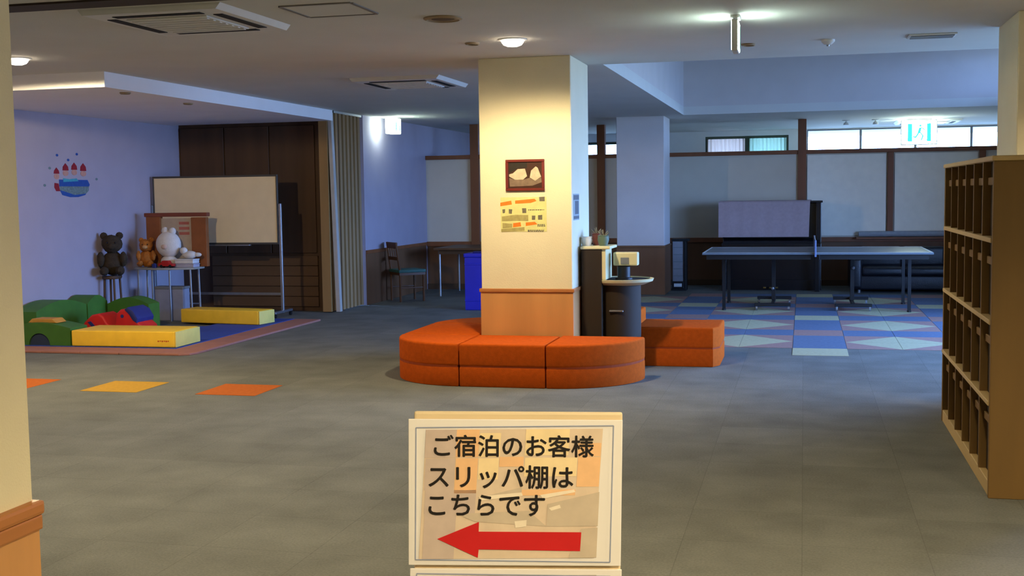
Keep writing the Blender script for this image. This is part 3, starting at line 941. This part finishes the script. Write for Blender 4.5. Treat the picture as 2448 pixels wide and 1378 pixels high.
for sx in (-0.95, 0.95):
    for sy in (-0.33, 0.32):
        MB().cyl((sx, sy, 0), 0.025, 0.055, 10).build('leg', M_STEEL, t)
# rolled grey sheet on the partition ledge
o = MB().lathe([(0.001, 0), (0.045, 0.01), (0.05, 0.05), (0.05, 1.45), (0.045, 1.49), (0.001, 1.5)], (0.83, 19.40, 0.826), 14, 'x', sy=0.9).build('rolled_sheet', mat('grey_roll', (150, 156, 164), 0.9, 0.06, 20), smooth=True)
tag(o, 'long grey rolled sheet lying on the partition ledge above the sofa', 'roll')
MB().box(0.80, 19.33, 0.75, 2.4, 19.49, 0.775).build('ledge', M_POST, bpy.data.objects['wall_back'])

# grey panel heater
t = thing('panel_heater', 'grey panel heater with black frame beside the far pillar', 'heater', (-1.86, 18.5, 0))
MB().box(-0.115, -0.08, 0.14, 0.06, 0.10, 0.765, 0.01).build('body', mat('heater_grey', (140, 138, 142), 0.5), t)
MB().box(0.06, -0.10, 0.0, 0.10, 0.12, 0.77, 0.006).build('side_frame', M_BLKM, t)
MB().box(-0.125, -0.11, 0.765, 0.14, 0.13, 0.80, 0.006).build('top_cap', M_BLKM, t)
MB().box(-0.125, -0.10, 0.03, 0.06, 0.12, 0.14, 0.006).build('base', M_BLKM, t)
MB().box(-0.09, -0.112, 0.06, 0.03, -0.098, 0.11).build('control_panel', M_PLAST, t)
MB().box(-0.13, -0.12, 0.0, 0.06, 0.14, 0.03, 0.004, 1).build('foot_plate', M_BLKM, t)
for i in range(5):
    MB().box(-0.10, -0.084, 0.22 + i * 0.11, 0.045, -0.08, 0.235 + i * 0.11).build('slat', M_GREYP, t)

# ================================================================== LEFT: FOLDING PARTITION, DINING CORNER, BIN
t = thing('folding_partition', 'brown accordion partition folded against the white corridor wall', 'partition', (-6.06, 14.55, 0))
z1 = H - 0.03
np_ = 7
for i in range(np_):
    y0 = 0.10 + i * 0.135
    m = MB()
    m.prism([(-0.10, y0), (0.07, y0 + 0.045), (0.09, y0 + 0.0675), (0.07, y0 + 0.09), (-0.10, y0 + 0.13)], 'z', 0.015, z1)
    m.build('pleat_panel', M_ACC, t)
MB().prism([(-0.11, 0.0), (0.01, 0.0), (0.01, 0.10), (-0.11, 0.10)], 'z', 0.01, z1).build('lead_panel', M_ACC, t)
sh = MB()
sh._add([(0.07, 0.02, 0.01), (0.125, 0.02, 0.01), (0.125, 0.10, 0.01), (0.07, 0.10, 0.01), (0.012, 0.02, z1), (0.06, 0.02, z1), (0.06, 0.10, z1), (0.012, 0.10, z1)],
        [(3, 2, 1, 0), (4, 5, 6, 7), (0, 1, 5, 4), (2, 3, 7, 6), (1, 2, 6, 5), (3, 0, 4, 7)])
sh.build('edge_post', mat('pale_metal_post', (176, 172, 166), 0.4, 0.04, 10), t)
MB().box(-0.09, 0.05, z1, 0.09, 1.06, H).build('track', M_STEEL, t)

M_CHW = mat('brown_chair_wood', (88, 58, 36), 0.5, 0.12, 8, stretch=(1, 1, 0.2))
M_SEAT = mat('green_seat', (52, 96, 92), 0.7, 0.08, 20)
def chair(x, y, rot, label):
    t = thing('dining_chair', label, 'chair', (x, y, 0), rot)
    MB().box(-0.21, -0.21, 0.42, 0.21, 0.21, 0.465, 0.015, 3).build('seat', M_SEAT, t, True)
    MB().box(-0.20, -0.20, 0.385, 0.20, 0.20, 0.42).build('seat_frame', M_CHW, t)
    for sx in (-0.18, 0.18):
        MB().tube((sx, 0.18, 0), (sx, 0.18, 0.40), 0.018, 8, 0.02).build('leg', M_CHW, t)
        MB().tube((sx, -0.18, 0), (sx, -0.18, 0.42), 0.018, 8, 0.02).tube((sx, -0.18, 0.42), (sx, -0.24, 0.86), 0.02, 8, 0.016).build('leg', M_CHW, t)
    MB().box(-0.19, -0.245, 0.77, 0.19, -0.215, 0.86, 0.01).build('backrest', M_CHW, t)
    MB().box(-0.19, -0.225, 0.60, 0.19, -0.20, 0.65, 0.006).build('back_rail', M_CHW, t)
    for i in range(3):
        MB().tube((-0.09 + i * 0.09, -0.212, 0.65), (-0.09 + i * 0.09, -0.228, 0.77), 0.009, 6).build('spindle', M_CHW, t)
    MB().tube((-0.18, -0.18, 0.2), (-0.18, 0.18, 0.2), 0.010, 6).tube((0.18, -0.18, 0.2), (0.18, 0.18, 0.2), 0.010, 6).build('stretcher', M_CHW, t)
chair(-5.60, 16.35, math.radians(-50), 'wooden chair with green seat by the white wall past the folding partition')
t = thing('dining_table', 'brown dining table with thin metal legs against the far partition', 'table', (-4.86, 17.62, 0))
MB().box(-0.55, -0.62, 0.70, 0.75, 0.60, 0.735, 0.006).build('tabletop', M_CHW, t)
MB().box(-0.48, -0.55, 0.64, 0.68, 0.53, 0.70).build('apron', M_DARKW, t)
for sx in (-0.48, 0.66):
    for sy in (-0.52, 0.50):
        MB().tube((sx, sy, 0), (sx, sy, 0.70), 0.018, 10).build('leg', M_STEEL, t)

M_BIN = mat('blue_plastic', (36, 44, 190), 0.45, 0.06, 8)
t = thing('recycling_bin', 'tall blue plastic bin half hidden by the cream pillar', 'bin', (-4.15, 15.2, 0))
MB().prism([(-0.20, -0.17), (0.20, -0.17), (0.20, 0.17), (-0.20, 0.17)], 'z', 0.0, 0.70, 0.015).build('body', M_BIN, t)
MB().box(-0.215, -0.185, 0.70, 0.215, 0.185, 0.755, 0.015).build('lid', M_BIN, t)
MB().box(-0.12, -0.06, 0.755, 0.12, 0.06, 0.775, 0.008).build('flap', mat('dark_blue_plastic', (24, 28, 110), 0.45), t)
for z in (0.12, 0.60):
    MB().box(-0.205, -0.175, z, 0.205, 0.175, z + 0.025, 0.004, 1).build('band', M_BIN, t)

# ================================================================== LEFT: PLAY CORNER
M_PINK = mat('pink_foam', (160, 108, 96), 0.85, 0.06, 12)
M_BLUEM = mat('blue_foam', (44, 72, 160), 0.8, 0.06, 12)
M_YELF = mat('yellow_vinyl', (250, 204, 58), 0.5, 0.05, 10)
M_YELE = mat('pale_yellow_vinyl', (226, 206, 110), 0.5, 0.05, 10)
M_GRNV = mat('green_vinyl', (62, 108, 34), 0.55, 0.1, 8)
M_REDV = mat('red_vinyl', (206, 36, 30), 0.5, 0.06, 10)
M_NAVY = mat('navy_vinyl', (40, 48, 112), 0.55, 0.08, 10)
M_ARCH = mat('dark_blue_arch', (44, 56, 76), 0.7, 0.06, 10)
t = thing('play_mat', 'blue foam play mat with pink borders in the left corner', 'mat', (-7.0, 12.1, 0))
mx0, mx1, my0, my1 = -8.29 + 7.0, -5.78 + 7.0, 10.33 - 12.1, 13.55 - 12.1
nb = 5
my2 = 12.62 - 12.1
for i in range(nb):
    xa = mx0 + (mx1 - 0.34 - mx0) * i / nb
    xb = mx0 + (mx1 - 0.34 - mx0) * (i + 1) / nb
    MB().box(xa, my0, 0, xb - 0.003, my0 + 0.34, 0.022, 0.004, 1).build('border_pad', M_PINK, t)
# rounded corner pad
MB().prism([(mx1 - 0.34, my0), (mx1 - 0.12, my0), (mx1 - 0.03, my0 + 0.05), (mx1, my0 + 0.14), (mx1, my0 + 0.34), (mx1 - 0.34, my0 + 0.34)], 'z', 0, 0.022, 0.004, 1).build('border_pad', M_PINK, t)
for i in range(nb):
    ya = my0 + 0.34 + (my1 - my0 - 0.34) * i / nb
    yb = my0 + 0.34 + (my1 - my0 - 0.34) * (i + 1) / nb
    MB().box(mx1 - 0.34, ya + 0.003, 0, mx1, yb, 0.022, 0.004, 1).build('border_pad', M_PINK, t)
for i in range(3):
    for j in range(4):
        xa = mx0 + (mx1 - 0.343 - mx0) * i / 3
        xb = mx0 + (mx1 - 0.343 - mx0) * (i + 1) / 3
        ye = my1 if i == 2 else my2
        ya = my0 + 0.343 + (ye - my0 - 0.343) * j / 4
        yb = my0 + 0.343 + (ye - my0 - 0.343) * (j + 1) / 4
        MB().box(xa, ya, 0, xb - 0.002, yb - 0.002, 0.024, 0.004, 1).build('mat_square', M_BLUEM, t)
ZM = 0.024
def foam_bar(x, y, L_, D_, H_, rot, label):
    t = thing('foam_bar', label, 'foam block', (x, y, ZM), rot, 'yellow foam bars on the play mat')
    MB().box(-L_ + 0.0, 0, 0, -0.012, D_, H_, 0.016, 3).build('body', M_YELF, t, True)
    MB().box(-0.012, 0.004, 0.004, 0.002, D_ - 0.004, H_ - 0.004, 0.006, 2).build('end_panel', M_YELE, t, True)
    return t
fb = foam_bar(-6.15, 10.72, 1.18, 0.52, 0.165, math.radians(1), 'long yellow foam bar at the front of the play mat')
ml = MB()
for i in range(6):
    ml.box(-0.20 + i * 0.022, -0.001, 0.058 + 0.004 * (i % 2), -0.186 + i * 0.022, 0.001, 0.072)
ml.build('red_lettering', mat('red_print', (190, 60, 24), 0.6), fb)
foam_bar(-6.24, 12.80, 1.14, 0.32, 0.165, math.radians(-9), 'yellow foam bar at the back of the play mat')

def arch_block(x, y, L_, D_, H_, rot, label, r=0.16, top=None):
    t = thing('arch_block', label, 'foam block', (x, y, ZM), rot, 'green foam arch blocks around the play mat')
    pts = [(-L_ / 2, 0)] + [(-r, 0)] + [(r * math.cos(PI - PI * i / 12), r * math.sin(PI - PI * i / 12)) for i in range(1, 12)] + [(r, 0), (L_ / 2, 0)]
    n_ = 14
    crown = [(L_ / 2, H_ * 0.78)] + [(L_ / 2 - L_ * i / n_, H_ * (0.78 + 0.22 * math.sin(PI * i / n_))) for i in range(1, n_)] + [(-L_ / 2, H_ * 0.78)]
    MB().prism(pts + crown, 'y', -D_ / 2, D_ / 2).build('body', M_GRNV, t)
    MB().prism([(r * 0.98 * math.cos(PI - PI * i / 12), r * 0.98 * math.sin(PI - PI * i / 12)) for i in range(13)], 'y', -D_ / 2 + 0.015, D_ / 2 - 0.015).build('arch_insert', M_ARCH, t)
    if top:
        MB().prism([(-0.17, H_ * 0.97), (0.17, H_ * 0.97), (0.12, H_ + 0.035), (-0.12, H_ + 0.035)], 'y', -D_ * 0.3, D_ * 0.3, 0.006).build('top_pad', mat('tan_vinyl', (196, 140, 60), 0.6), t)
    return t
arch_block(-7.73, 10.88, 0.74, 0.30, 0.235, 0, 'green foam arch block at the near left corner of the play mat', 0.125, True)
arch_block(-8.13, 11.52, 0.92, 0.28, 0.40, math.radians(90), 'green foam arch block along the white wall, nearer one', 0.15)
arch_block(-8.13, 12.2, 0.40, 0.28, 0.40, math.radians(90), 'green foam arch block along the white wall, farther one', 0.12)
arch_block(-7.69, 12.47, 0.54, 0.24, 0.36, math.radians(0), 'green foam arch block behind the red rocker', 0.15)

# red rocker toy
t = thing('soft_rocker', 'red and navy foam rocking toy behind the long yellow bar', 'foam toy', (-7.39, 11.7, ZM))
prof = [(-0.42, 0.0), (-0.40, 0.08), (-0.34, 0.16), (-0.25, 0.235), (-0.17, 0.25), (-0.11, 0.22), (-0.07, 0.15), (-0.02, 0.105), (0.03, 0.11), (0.045, 0.18),
        (0.055, 0.255), (0.11, 0.30), (0.19, 0.30), (0.25, 0.25), (0.30, 0.17), (0.37, 0.11), (0.40, 0.0)]
MB().prism(prof[::-1], 'y', -0.16, 0.16, 0.025, 3).build('body', M_REDV, t, True)
MB().prism([(0.16, 0.30), (0.20, 0.325), (0.27, 0.29), (0.325, 0.20), (0.31, 0.15), (0.26, 0.18), (0.22, 0.24)], 'y', -0.175, 0.175, 0.02).build('mane', M_NAVY, t, True)
MB().prism([(-0.30, 0.155), (-0.26, 0.165), (-0.13, 0.03), (-0.17, 0.02)], 'y', -0.166, -0.155).build('strap', M_NAVY, t)
MB().cyl((0.13, -0.163, 0.225), 0.02, 0.006, 12, 'y').build('eye', M_NAVY, t)

# toy table
M_TTOP = mat('toy_table_top', (150, 148, 142), 0.5, 0.05, 8)
t = thing('toy_table', 'small metal legged table crowded with toys in front of the whiteboard', 'table', (-7.79, 13.42, 0))
MB().prism([(-0.42, 0.2), (-0.42, -0.06)] + [(-0.42 + 0.84 * i / 10, -0.06 - 0.14 * math.sin(PI * i / 10)) for i in range(1, 10)] + [(0.42, -0.06), (0.42, 0.2)], 'z', 0.645, 0.672, 0.004, 1).build('tabletop', M_TTOP, t)
for sx in (-0.36, 0.36):
    for sy in (-0.06, 0.15):
        MB().tube((sx * 1.03, sy, 0), (sx, sy, 0.645), 0.013, 8).build('leg', M_STEEL, t)
for sx in (-0.12, 0.12):
    MB().tube((sx, -0.14, 0), (sx, -0.14, 0.645), 0.013, 8).build('leg', M_STEEL, t)
MB().tube((-0.36, 0.15, 0.2), (0.36, 0.15, 0.2), 0.01).build('cross_bar', M_STEEL, t)
TX, TY, TZ = -7.79, 13.42, 0.672
t = thing('storage_box', 'grey plastic storage box on the floor under the toy table', 'box', (TX + 0.05, TY + 0.04, 0))
MB().box(-0.2, -0.1, 0, 0.2, 0.07, 0.40, 0.01).build('body', mat('pale_box', (140, 142, 160), 0.6), t)
MB().box(-0.21, -0.11, 0.40, 0.21, 0.075, 0.43, 0.006).build('lid', M_GREYP, t)
# toy house board behind
M_TOYW = mat('toy_house_wood', (136, 78, 36), 0.6, 0.12, 8)
t = thing('toy_house', 'wooden toy house front with white card panel on the toy table', 'toy', (TX + 0.08, TY + 0.155, TZ))
MB().box(-0.42, -0.03, 0, -0.22, 0.04, 0.64, 0.008).build('side_wing', M_TOYW, t)
MB().box(0.21, -0.03, 0, 0.42, 0.04, 0.62, 0.008).build('side_wing', M_TOYW, t)
MB().box(-0.22, 0.0, 0, 0.21, 0.03, 0.61).build('back_board', mat('toy_card', (178, 160, 140), 0.7, 0.08, 10), t)
MB().box(-0.44, -0.04, 0.63, 0.44, 0.045, 0.68, 0.01).build('top_rail', mat('toy_rail_red', (120, 60, 40), 0.6), t)
bb = MB()
for i in range(3):
    bb.box(0.03, -0.004, 0.40 + i * 0.065, 0.17, 0.0, 0.435 + i * 0.065)
bb.build('red_print', mat('faded_red', (170, 96, 84), 0.7), t)
def plush(x, y, z, s, m, m2, label, rot=0.0, ears=True, lump=0.05):
    t = thing('plush_toy', label, 'plush toy', (x, y, z), rot, 'plush toys on the toy table')
    MB().ball((0, 0, 0.15 * s), 0.13 * s, 0.11 * s, 0.15 * s, 14, lump).build('body', m, t, True)
    hd = MB().ball((0, -0.03 * s, 0.38 * s), 0.12 * s, 0.11 * s, 0.11 * s, 14, lump).build('head', m, t, True)
    for q in (-1, 1):
        if ears:
            MB().ball((q * 0.09 * s, -0.01 * s, 0.48 * s), 0.045 * s, 0.025 * s, 0.045 * s, 8).build('ear', m, hd, True)
        MB().ball((q * 0.045 * s, -0.13 * s, 0.40 * s), 0.012 * s, 0.01 * s, 0.012 * s, 8).build('eye', M_BLACK, hd)
        MB().ball((q * 0.13 * s, -0.07 * s, 0.20 * s), 0.045 * s, 0.05 * s, 0.09 * s, 10, lump).build('arm', m, t, True)
        MB().ball((q * 0.09 * s, -0.14 * s, 0.06 * s), 0.055 * s, 0.09 * s, 0.055 * s, 10, lump).build('leg', m, t, True)
    MB().ball((0, -0.13 * s, 0.355 * s), 0.05 * s, 0.04 * s, 0.038 * s, 10).build('muzzle', m2, hd, True)
M_PLO = mat('plush_orange', (176, 106, 40), 0.95, 0.3, 25, 0.6, 90)
M_PLB = mat('plush_brown', (54, 42, 28), 0.95, 0.25, 25, 0.6, 90)
M_PLW = mat('plush_white', (214, 208, 202), 0.95, 0.06, 20, 0.4, 90)
M_PLT = mat('plush_tan', (196, 150, 100), 0.95, 0.1, 25, 0.4, 90)
plush(TX - 0.26, TY - 0.01, TZ + 0.008, 0.70, M_PLO, M_PLT, 'shaggy orange-brown plush animal on the left of the toy table', 0.3, True, 0.12)
# white round plush
t = thing('round_plush', 'big round white plush toy in the middle of the toy table', 'plush toy', (TX + 0.04, TY + 0.0, TZ))
MB().ball((0, 0, 0.285), 0.165, 0.115, 0.165, 20).build('head', M_PLW, t, True)
MB().ball((0, 0.01, 0.075), 0.11, 0.09, 0.075, 14).build('body', M_PLW, t, True)
MB().ball((-0.04, 0, 0.455), 0.05, 0.04, 0.05, 10).build('ear', M_PLW, t, True)
MB().ball((0.06, 0, 0.45), 0.05, 0.04, 0.05, 10).build('ear', M_PLW, t, True)
MB().ball((0.0, -0.11, 0.26), 0.045, 0.02, 0.032, 10).build('muzzle', mat('plush_pinkish', (206, 176, 160), 0.95), t, True)
# white plush dog and boxes on the right
t = thing('plush_toy', 'small white plush dog lying on the stack of pale boxes', 'plush toy', (TX + 0.33, TY + 0.0, TZ + 0.106))
MB().ball((0, 0, 0.05), 0.10, 0.06, 0.05, 12).build('body', M_PLW, t, True)
MB().ball((-0.07, -0.02, 0.10), 0.05, 0.045, 0.045, 12).build('head', M_PLW, t, True)
MB().ball((0.105, 0, 0.05), 0.06, 0.03, 0.028, 10).build('tail', M_PLW, t, True)
for i, (w, h3, z, m, lab) in enumerate(((0.13, 0.045, 0, mat('box_lilac', (168, 166, 184), 0.6), 'lilac-white flat box under the small white plush dog, bottom of the stack'),
                                      (0.125, 0.055, 0.048, mat('box_white', (206, 206, 208), 0.6), 'white flat box directly under the small white plush dog'))):
    t = thing('toy_box', lab, 'box', (TX + 0.29, TY + 0.0, TZ + z + 0.001))
    MB().box(-w, -0.08, 0, w, 0.08, h3 * 0.7, 0.004, 1).build('body', m, t)
    MB().box(-w - 0.004, -0.084, h3 * 0.7, w + 0.004, 0.084, h3, 0.004, 1).build('lid', m, t)
t = thing('toy_car', 'small red toy car at the front of the toy table', 'toy car', (TX + 0.09, TY - 0.14, TZ))
MB().prism([(-0.10, 0.02), (0.10, 0.02), (0.10, 0.05), (0.05, 0.06), (0.03, 0.09), (-0.05, 0.09), (-0.07, 0.06), (-0.10, 0.055)], 'y', -0.035, 0.035, 0.006).build('body', mat('toy_red', (178, 34, 30), 0.4), t)
for q in (-0.06, 0.06):
    for w in (-0.036, 0.024):
        MB().cyl((q, w, 0.02), 0.02, 0.012, 10, 'y').build('wheel', M_BLKM, t)
t = thing('toy_block', 'small dark toy block beside the red toy car', 'toy', (TX - 0.07, TY - 0.16, TZ))
MB().box(-0.025, -0.025, 0, 0.025, 0.025, 0.05, 0.006).build('body', M_NAVY, t)
MB().cyl((0, 0, 0.05), 0.014, 0.008, 10).build('stud', M_NAVY, t)
# dark brown bear on a stool at the wall
t = thing('stool', 'low dark stool carrying the big brown plush bear beside the wall', 'stool', (-8.155, 12.78, 0))
MB().lathe([(0.12, 0), (0.13, 0.015), (0.13, 0.035)], (0, 0, 0.57), 18, sx=0.85).build('seat', M_DARKW, t, True)
for q in range(4):
    a = PI / 4 + q * PI / 2
    MB().tube((0.11 * math.cos(a), 0.11 * math.sin(a), 0), (0.09 * math.cos(a), 0.09 * math.sin(a), 0.57), 0.014, 8).build('leg', M_DARKW, t)
plush(-8.14, 12.78, 0.612, 1.0, M_PLB, M_PLB, 'big dark brown plush bear seated against the white wall', 0.5, True, 0.06)

# whiteboard on wheels
t = thing('whiteboard', 'large beige whiteboard on a steel stand behind the toy table', 'whiteboard', (-7.38, 13.97, 0))
MB().box(-0.86, -0.008, 0.955, 0.86, 0.012, 1.795).build('board', mat('board_beige', (228, 208, 168), 0.5, 0.03, 6), t)
M_WF = mat('board_frame', (70, 66, 60), 0.45, 0.05, 10)
for z0, z2 in ((0.93, 0.955), (1.795, 1.82)):
    MB().box(-0.88, -0.015, z0, 0.88, 0.018, z2, 0.003, 1).build('frame_rail', M_WF, t)
for x0 in (-0.88, 0.86):
    MB().box(x0, -0.015, 0.955, x0 + 0.02, 0.018, 1.795, 0.003, 1).build('frame_rail', M_WF, t)
for s in (-1, 1):
    lg = MB().box(s * 0.905 - 0.018, -0.015, 0.05, s * 0.905 + 0.018, 0.02, 1.45, 0.004, 1).build('leg', M_STEEL, t)
    MB().box(s * 0.905 - 0.02, -0.26, 0.055, s * 0.905 + 0.02, 0.26, 0.085, 0.004, 1).build('foot_bar', M_STEEL, lg)
    for q in (-0.23, 0.23):
        MB().cyl((s * 0.905 - 0.012, q, 0.028), 0.028, 0.024, 12, 'x').build('caster', M_BLKM, lg)
MB().box(-0.6, -0.07, 0.915, 0.5, -0.015, 0.93, 0.003, 1).build('pen_tray', M_STEEL, t)
MB().box(-0.89, -0.01, 0.28, 0.89, 0.015, 0.31).build('cross_bar', M_STEEL, t)

# wall decal: blue bowl boat with four red-capped figures
t = thing('wall_decal', 'cut-out decal of four red capped figures in a blue tub on the wall', 'decal', (-8.3, 12.25, 1.75))
def dec(polys, m, x, name):
    b = MB()
    for pl in polys:
        b.prism(pl, 'x', 0.0005, x)
    b.build(name, m, t)
def D_(px, py):
    return (px - 745) / 830 * 0.72, (830 - py) / 720 * 0.40
M_DB = mat('decal_blue', (30, 74, 150), 0.6, 0.1, 30)
M_DT = mat('decal_teal', (60, 150, 170), 0.6, 0.1, 30)
M_DR = mat('decal_red', (140, 20, 38), 0.6, 0.1, 30)
M_DS = mat('decal_skin', (190, 140, 126), 0.6, 0.1, 30)
M_DG = mat('decal_grey', (104, 122, 124), 0.6, 0.3, 40)
dec([[D_(470, 800), D_(1110, 800), D_(1160, 900), D_(1140, 940), D_(470, 940)]], M_DB, 0.004, 'tub_rim')
dec([[D_(480, 940), D_(1140, 940), D_(1130, 1030), D_(1050, 1110), D_(880, 1160), D_(700, 1160), D_(540, 1110), D_(490, 1040)]], M_DG, 0.003, 'tub')
dec([[D_(480, 1020), D_(560, 1040), D_(800, 1120), D_(1060, 1090), D_(1050, 1120), D_(880, 1165), D_(700, 1165), D_(530, 1120)]], M_DB, 0.0045, 'tub_base')
dec([[D_(560, 770), D_(690, 790), D_(860, 770), D_(900, 830), D_(560, 850)]], M_DT, 0.005, 'water')
for fx, fy, sc in ((420, 790, 0.9), (620, 720, 1.0), (815, 700, 1.0), (1020, 720, 1.05)):
    dec([[D_(fx - 65 * sc, fy - 110), D_(fx - 55 * sc, fy - 190 * sc), D_(fx, fy - 260 * sc), D_(fx + 55 * sc, fy - 190 * sc), D_(fx + 65 * sc, fy - 110)]], M_DR, 0.006, 'cap')
    dec([[D_(fx + 62 * sc * math.cos(a * PI / 6), fy - 55 - 62 * math.sin(a * PI / 6)) for a in range(12)]], M_DS, 0.005, 'face')
dec([[D_(370, 870), D_(450, 880), D_(480, 1040), D_(400, 1040), D_(360, 960)]], M_DR, 0.0055, 'sleeve')
for i, (px, py) in enumerate(((890, 260), (450, 300), (690, 390), (280, 570), (160, 920), (1330, 780))):
    t2 = [D_(px + 28 * math.cos(a * PI / 4), py + 28 * math.sin(a * PI / 4)) for a in range(8)]
    dec([t2], M_DB if i < 3 else M_DG, 0.003, 'dot')

# ================================================================== FOREGROUND NOTICE STAND
YAW = 0.2420
SC = Vector((-0.3885, 1.575, 1.105))          # middle of the upper sheet
t = thing('notice_stand', 'notice stand with an arrow sheet pointing left, closest to the viewer', 'sign', (SC.x, SC.y, 0), YAW)
K = 0.297 / 1592.0
R = Matrix.Rotation(0.020, 4, 'Y')
T0 = Matrix.Translation((0, 0, SC.z)) @ R
def U(px, py):          # pixel of the enlarged sign crop -> metres on the sheet
    # the crop's left edge drifts with the lean of the stand: undo it
    x = (px - 165 - (py - 195) * 0.055) - 796
    return x * K, (748 - py + (px - 960) * 0.012) * K
def ubox(mb, x0, z0, x1, z1, y0, y1, bev=0.0):
    mb.M = T0
    return mb.box(x0, y0, z0, x1, y1, z1, bev, 2)
M_BOARD = mat('acrylic_board', (226, 206, 170), 0.35, 0.04, 6)
ubox(MB(), -0.141, -0.50, 0.149, 0.113, 0.006, 0.016, 0.003).build('back_board', M_BOARD, t)
MB().box(-0.02, 0.018, 0.02, 0.02, 0.045, 1.12, 0.004, 1).build('pole', M_STEEL, t)
MB().box(-0.16, -0.10, 0.0, 0.16, 0.16, 0.02, 0.008).build('base', M_STEEL, t)
up = ubox(MB(), -0.1485, -0.103, 0.1485, 0.104, 0.0, 0.003, 0.001).build('notice_sheet', M_PAPER, t, label='printed sheet with Japanese text and a red arrow')
lo = ubox(MB(), -0.1465, -0.316, 0.1500, -0.108, 0.0, 0.003, 0.001).build('notice_sheet', M_PAPER, t, label='second sheet below, cut off by the picture')
def uflat(parent, polys, m, y, name):
    if name == 'photo_print' and len(polys) > 1:
        for pl in polys:
            uflat(parent, [pl], m, y, name)
        return
    b = MB(T0)
    for pl in polys:
        b.poly([(u, y, v) for u, v in pl])
    for f in b.bm.faces:
        f.normal_update()
        if (R.inverted().to_3x3() @ f.normal).y > 0:
            f.normal_flip()
    return b.build(name, m, parent)
def rc(x0, y0, x1, y1):
    return [U(x0, y1), U(x1, y1), U(x1, y0), U(x0, y0)]
def pm(n, rgb):
    return mat(n, rgb, 0.6, 0.06, 40)
uflat(up, [rc(300, 262, 1615, 1245)], pm('print_base', (226, 205, 184)), -0.0006, 'photo_print')
uflat(up, [rc(300, 262, 530, 475), rc(310, 480, 530, 720), rc(320, 720, 700, 900), rc(325, 900, 560, 1245)], pm('print_lilac', (205, 186, 178)), -0.0009, 'photo_print')
uflat(up, [rc(530, 262, 700, 470), rc(535, 478, 700, 745), rc(860, 470, 1040, 545), rc(1440, 370, 1610, 470), rc(1445, 475, 1612, 700), rc(1040, 720, 1440, 765)], pm('print_peach', (244, 196, 148)), -0.0009, 'photo_print')
uflat(up, [rc(705, 290, 860, 470), rc(1045, 262, 1370, 460), rc(705, 480, 855, 640), rc(1050, 478, 1440, 620)], pm('print_cream', (248, 224, 178)), -0.0009, 'photo_print')
uflat(up, [[U(800, 760), U(1040, 700), U(1040, 735), U(800, 800)], [U(1240, 830), U(1620, 740), U(1625, 1000), U(1240, 1000)], [U(560, 900), U(1100, 880), U(1240, 1000), U(700, 960)],
           [U(1500, 1020), U(1625, 1010), U(1630, 1240), U(1420, 1245)]], pm('print_grey', (206, 190, 172)), -0.0011, 'photo_print')
uflat(up, [[U(720, 770), U(1040, 740), U(1050, 765), U(740, 800)], [U(1250, 860), U(1330, 835), U(1340, 860), U(1270, 880)], [U(1000, 960), U(1090, 950), U(1090, 1000), U(1010, 1010)], [U(1180, 760), U(1430, 720), U(1440, 740), U(1200, 790)]],
      pm('print_light', (246, 232, 212)), -0.0012, 'photo_print')
bl = []
def seg(p, q, w=4):
    (x0, y0), (x1, y1) = p, q
    if abs(x1 - x0) > abs(y1 - y0):
        return [U(x0, y0 + w), U(x1, y1 + w), U(x1, y1 - w), U(x0, y0 - w)]
    return [U(x0 - w, y0), U(x0 + w, y0), U(x1 + w, y1), U(x1 - w, y1)]
bl = [seg((225, 245), (1692, 240)), seg((275, 1248), (1735, 1278)), seg((225, 245), (275, 1248)), seg((1692, 240), (1735, 1278))]
uflat(up, bl, pm('border_blue', (150, 160, 190)), -0.0012, 'border_line')
uflat(lo, [seg((290, 1355), (1745, 1385)), seg((290, 1355), (335, 2300)), seg((1745, 1385), (1790, 2300))], pm('border_blue', (150, 160, 190)), -0.0012, 'border_line')
uflat(lo, [rc(345, 1375, 1640, 2250)], pm('print_lilac', (205, 186, 178)), -0.0006, 'photo_print')
uflat(up, [[U(430, 1090), U(735, 962), U(737, 1036), U(1505, 1046), U(1505, 1190), U(745, 1172), U(742, 1236)]], mat('arrow_red', (206, 30, 34), 0.5, 0.03, 30), -0.0016, 'arrow')
M_INK = mat('black_ink', (26, 20, 18), 0.6, 0.05, 30)
for body, x0, x1, yb, yt in (('ご宿泊のお客様', 372, 1558, 462, 300), ('スリッパ棚は', 345, 1420, 700, 528), ('こちらです', 357, 1222, 910, 752)):
    a = U(x0, yb)
    w = U(x1, yb)[0] - a[0]
    me, hh = text_mesh(body, w)
    kz = ((yb - yt) * K) / max(hh, 1e-6)
    base = [(v.co.x, v.co.z * kz) for v in me.vertices]
    polys = [tuple(p.vertices) for p in me.polygons]
    bpy.data.meshes.remove(me)
    g = 0.00055
    vs, fs = [], []
    for j, (ox, oz) in enumerate(((0, 0), (g, 0), (-g, 0), (0, g), (0, -g))):       # thick pen strokes
        k0 = len(vs)
        vs += [T0 @ Vector((a[0] + x + ox, -0.0016 - 0.00003 * j, a[1] + z + oz)) for x, z in base]
        fs += [tuple(k0 + i for i in p) for p in polys]
    me = bpy.data.meshes.new('lettering')
    me.from_pydata([tuple(v) for v in vs], [], fs)
    me.materials.clear()
    me.materials.append(M_INK)
    o = bpy.data.objects.new('lettering', me)
    COL.objects.link(o)
    o.parent = up
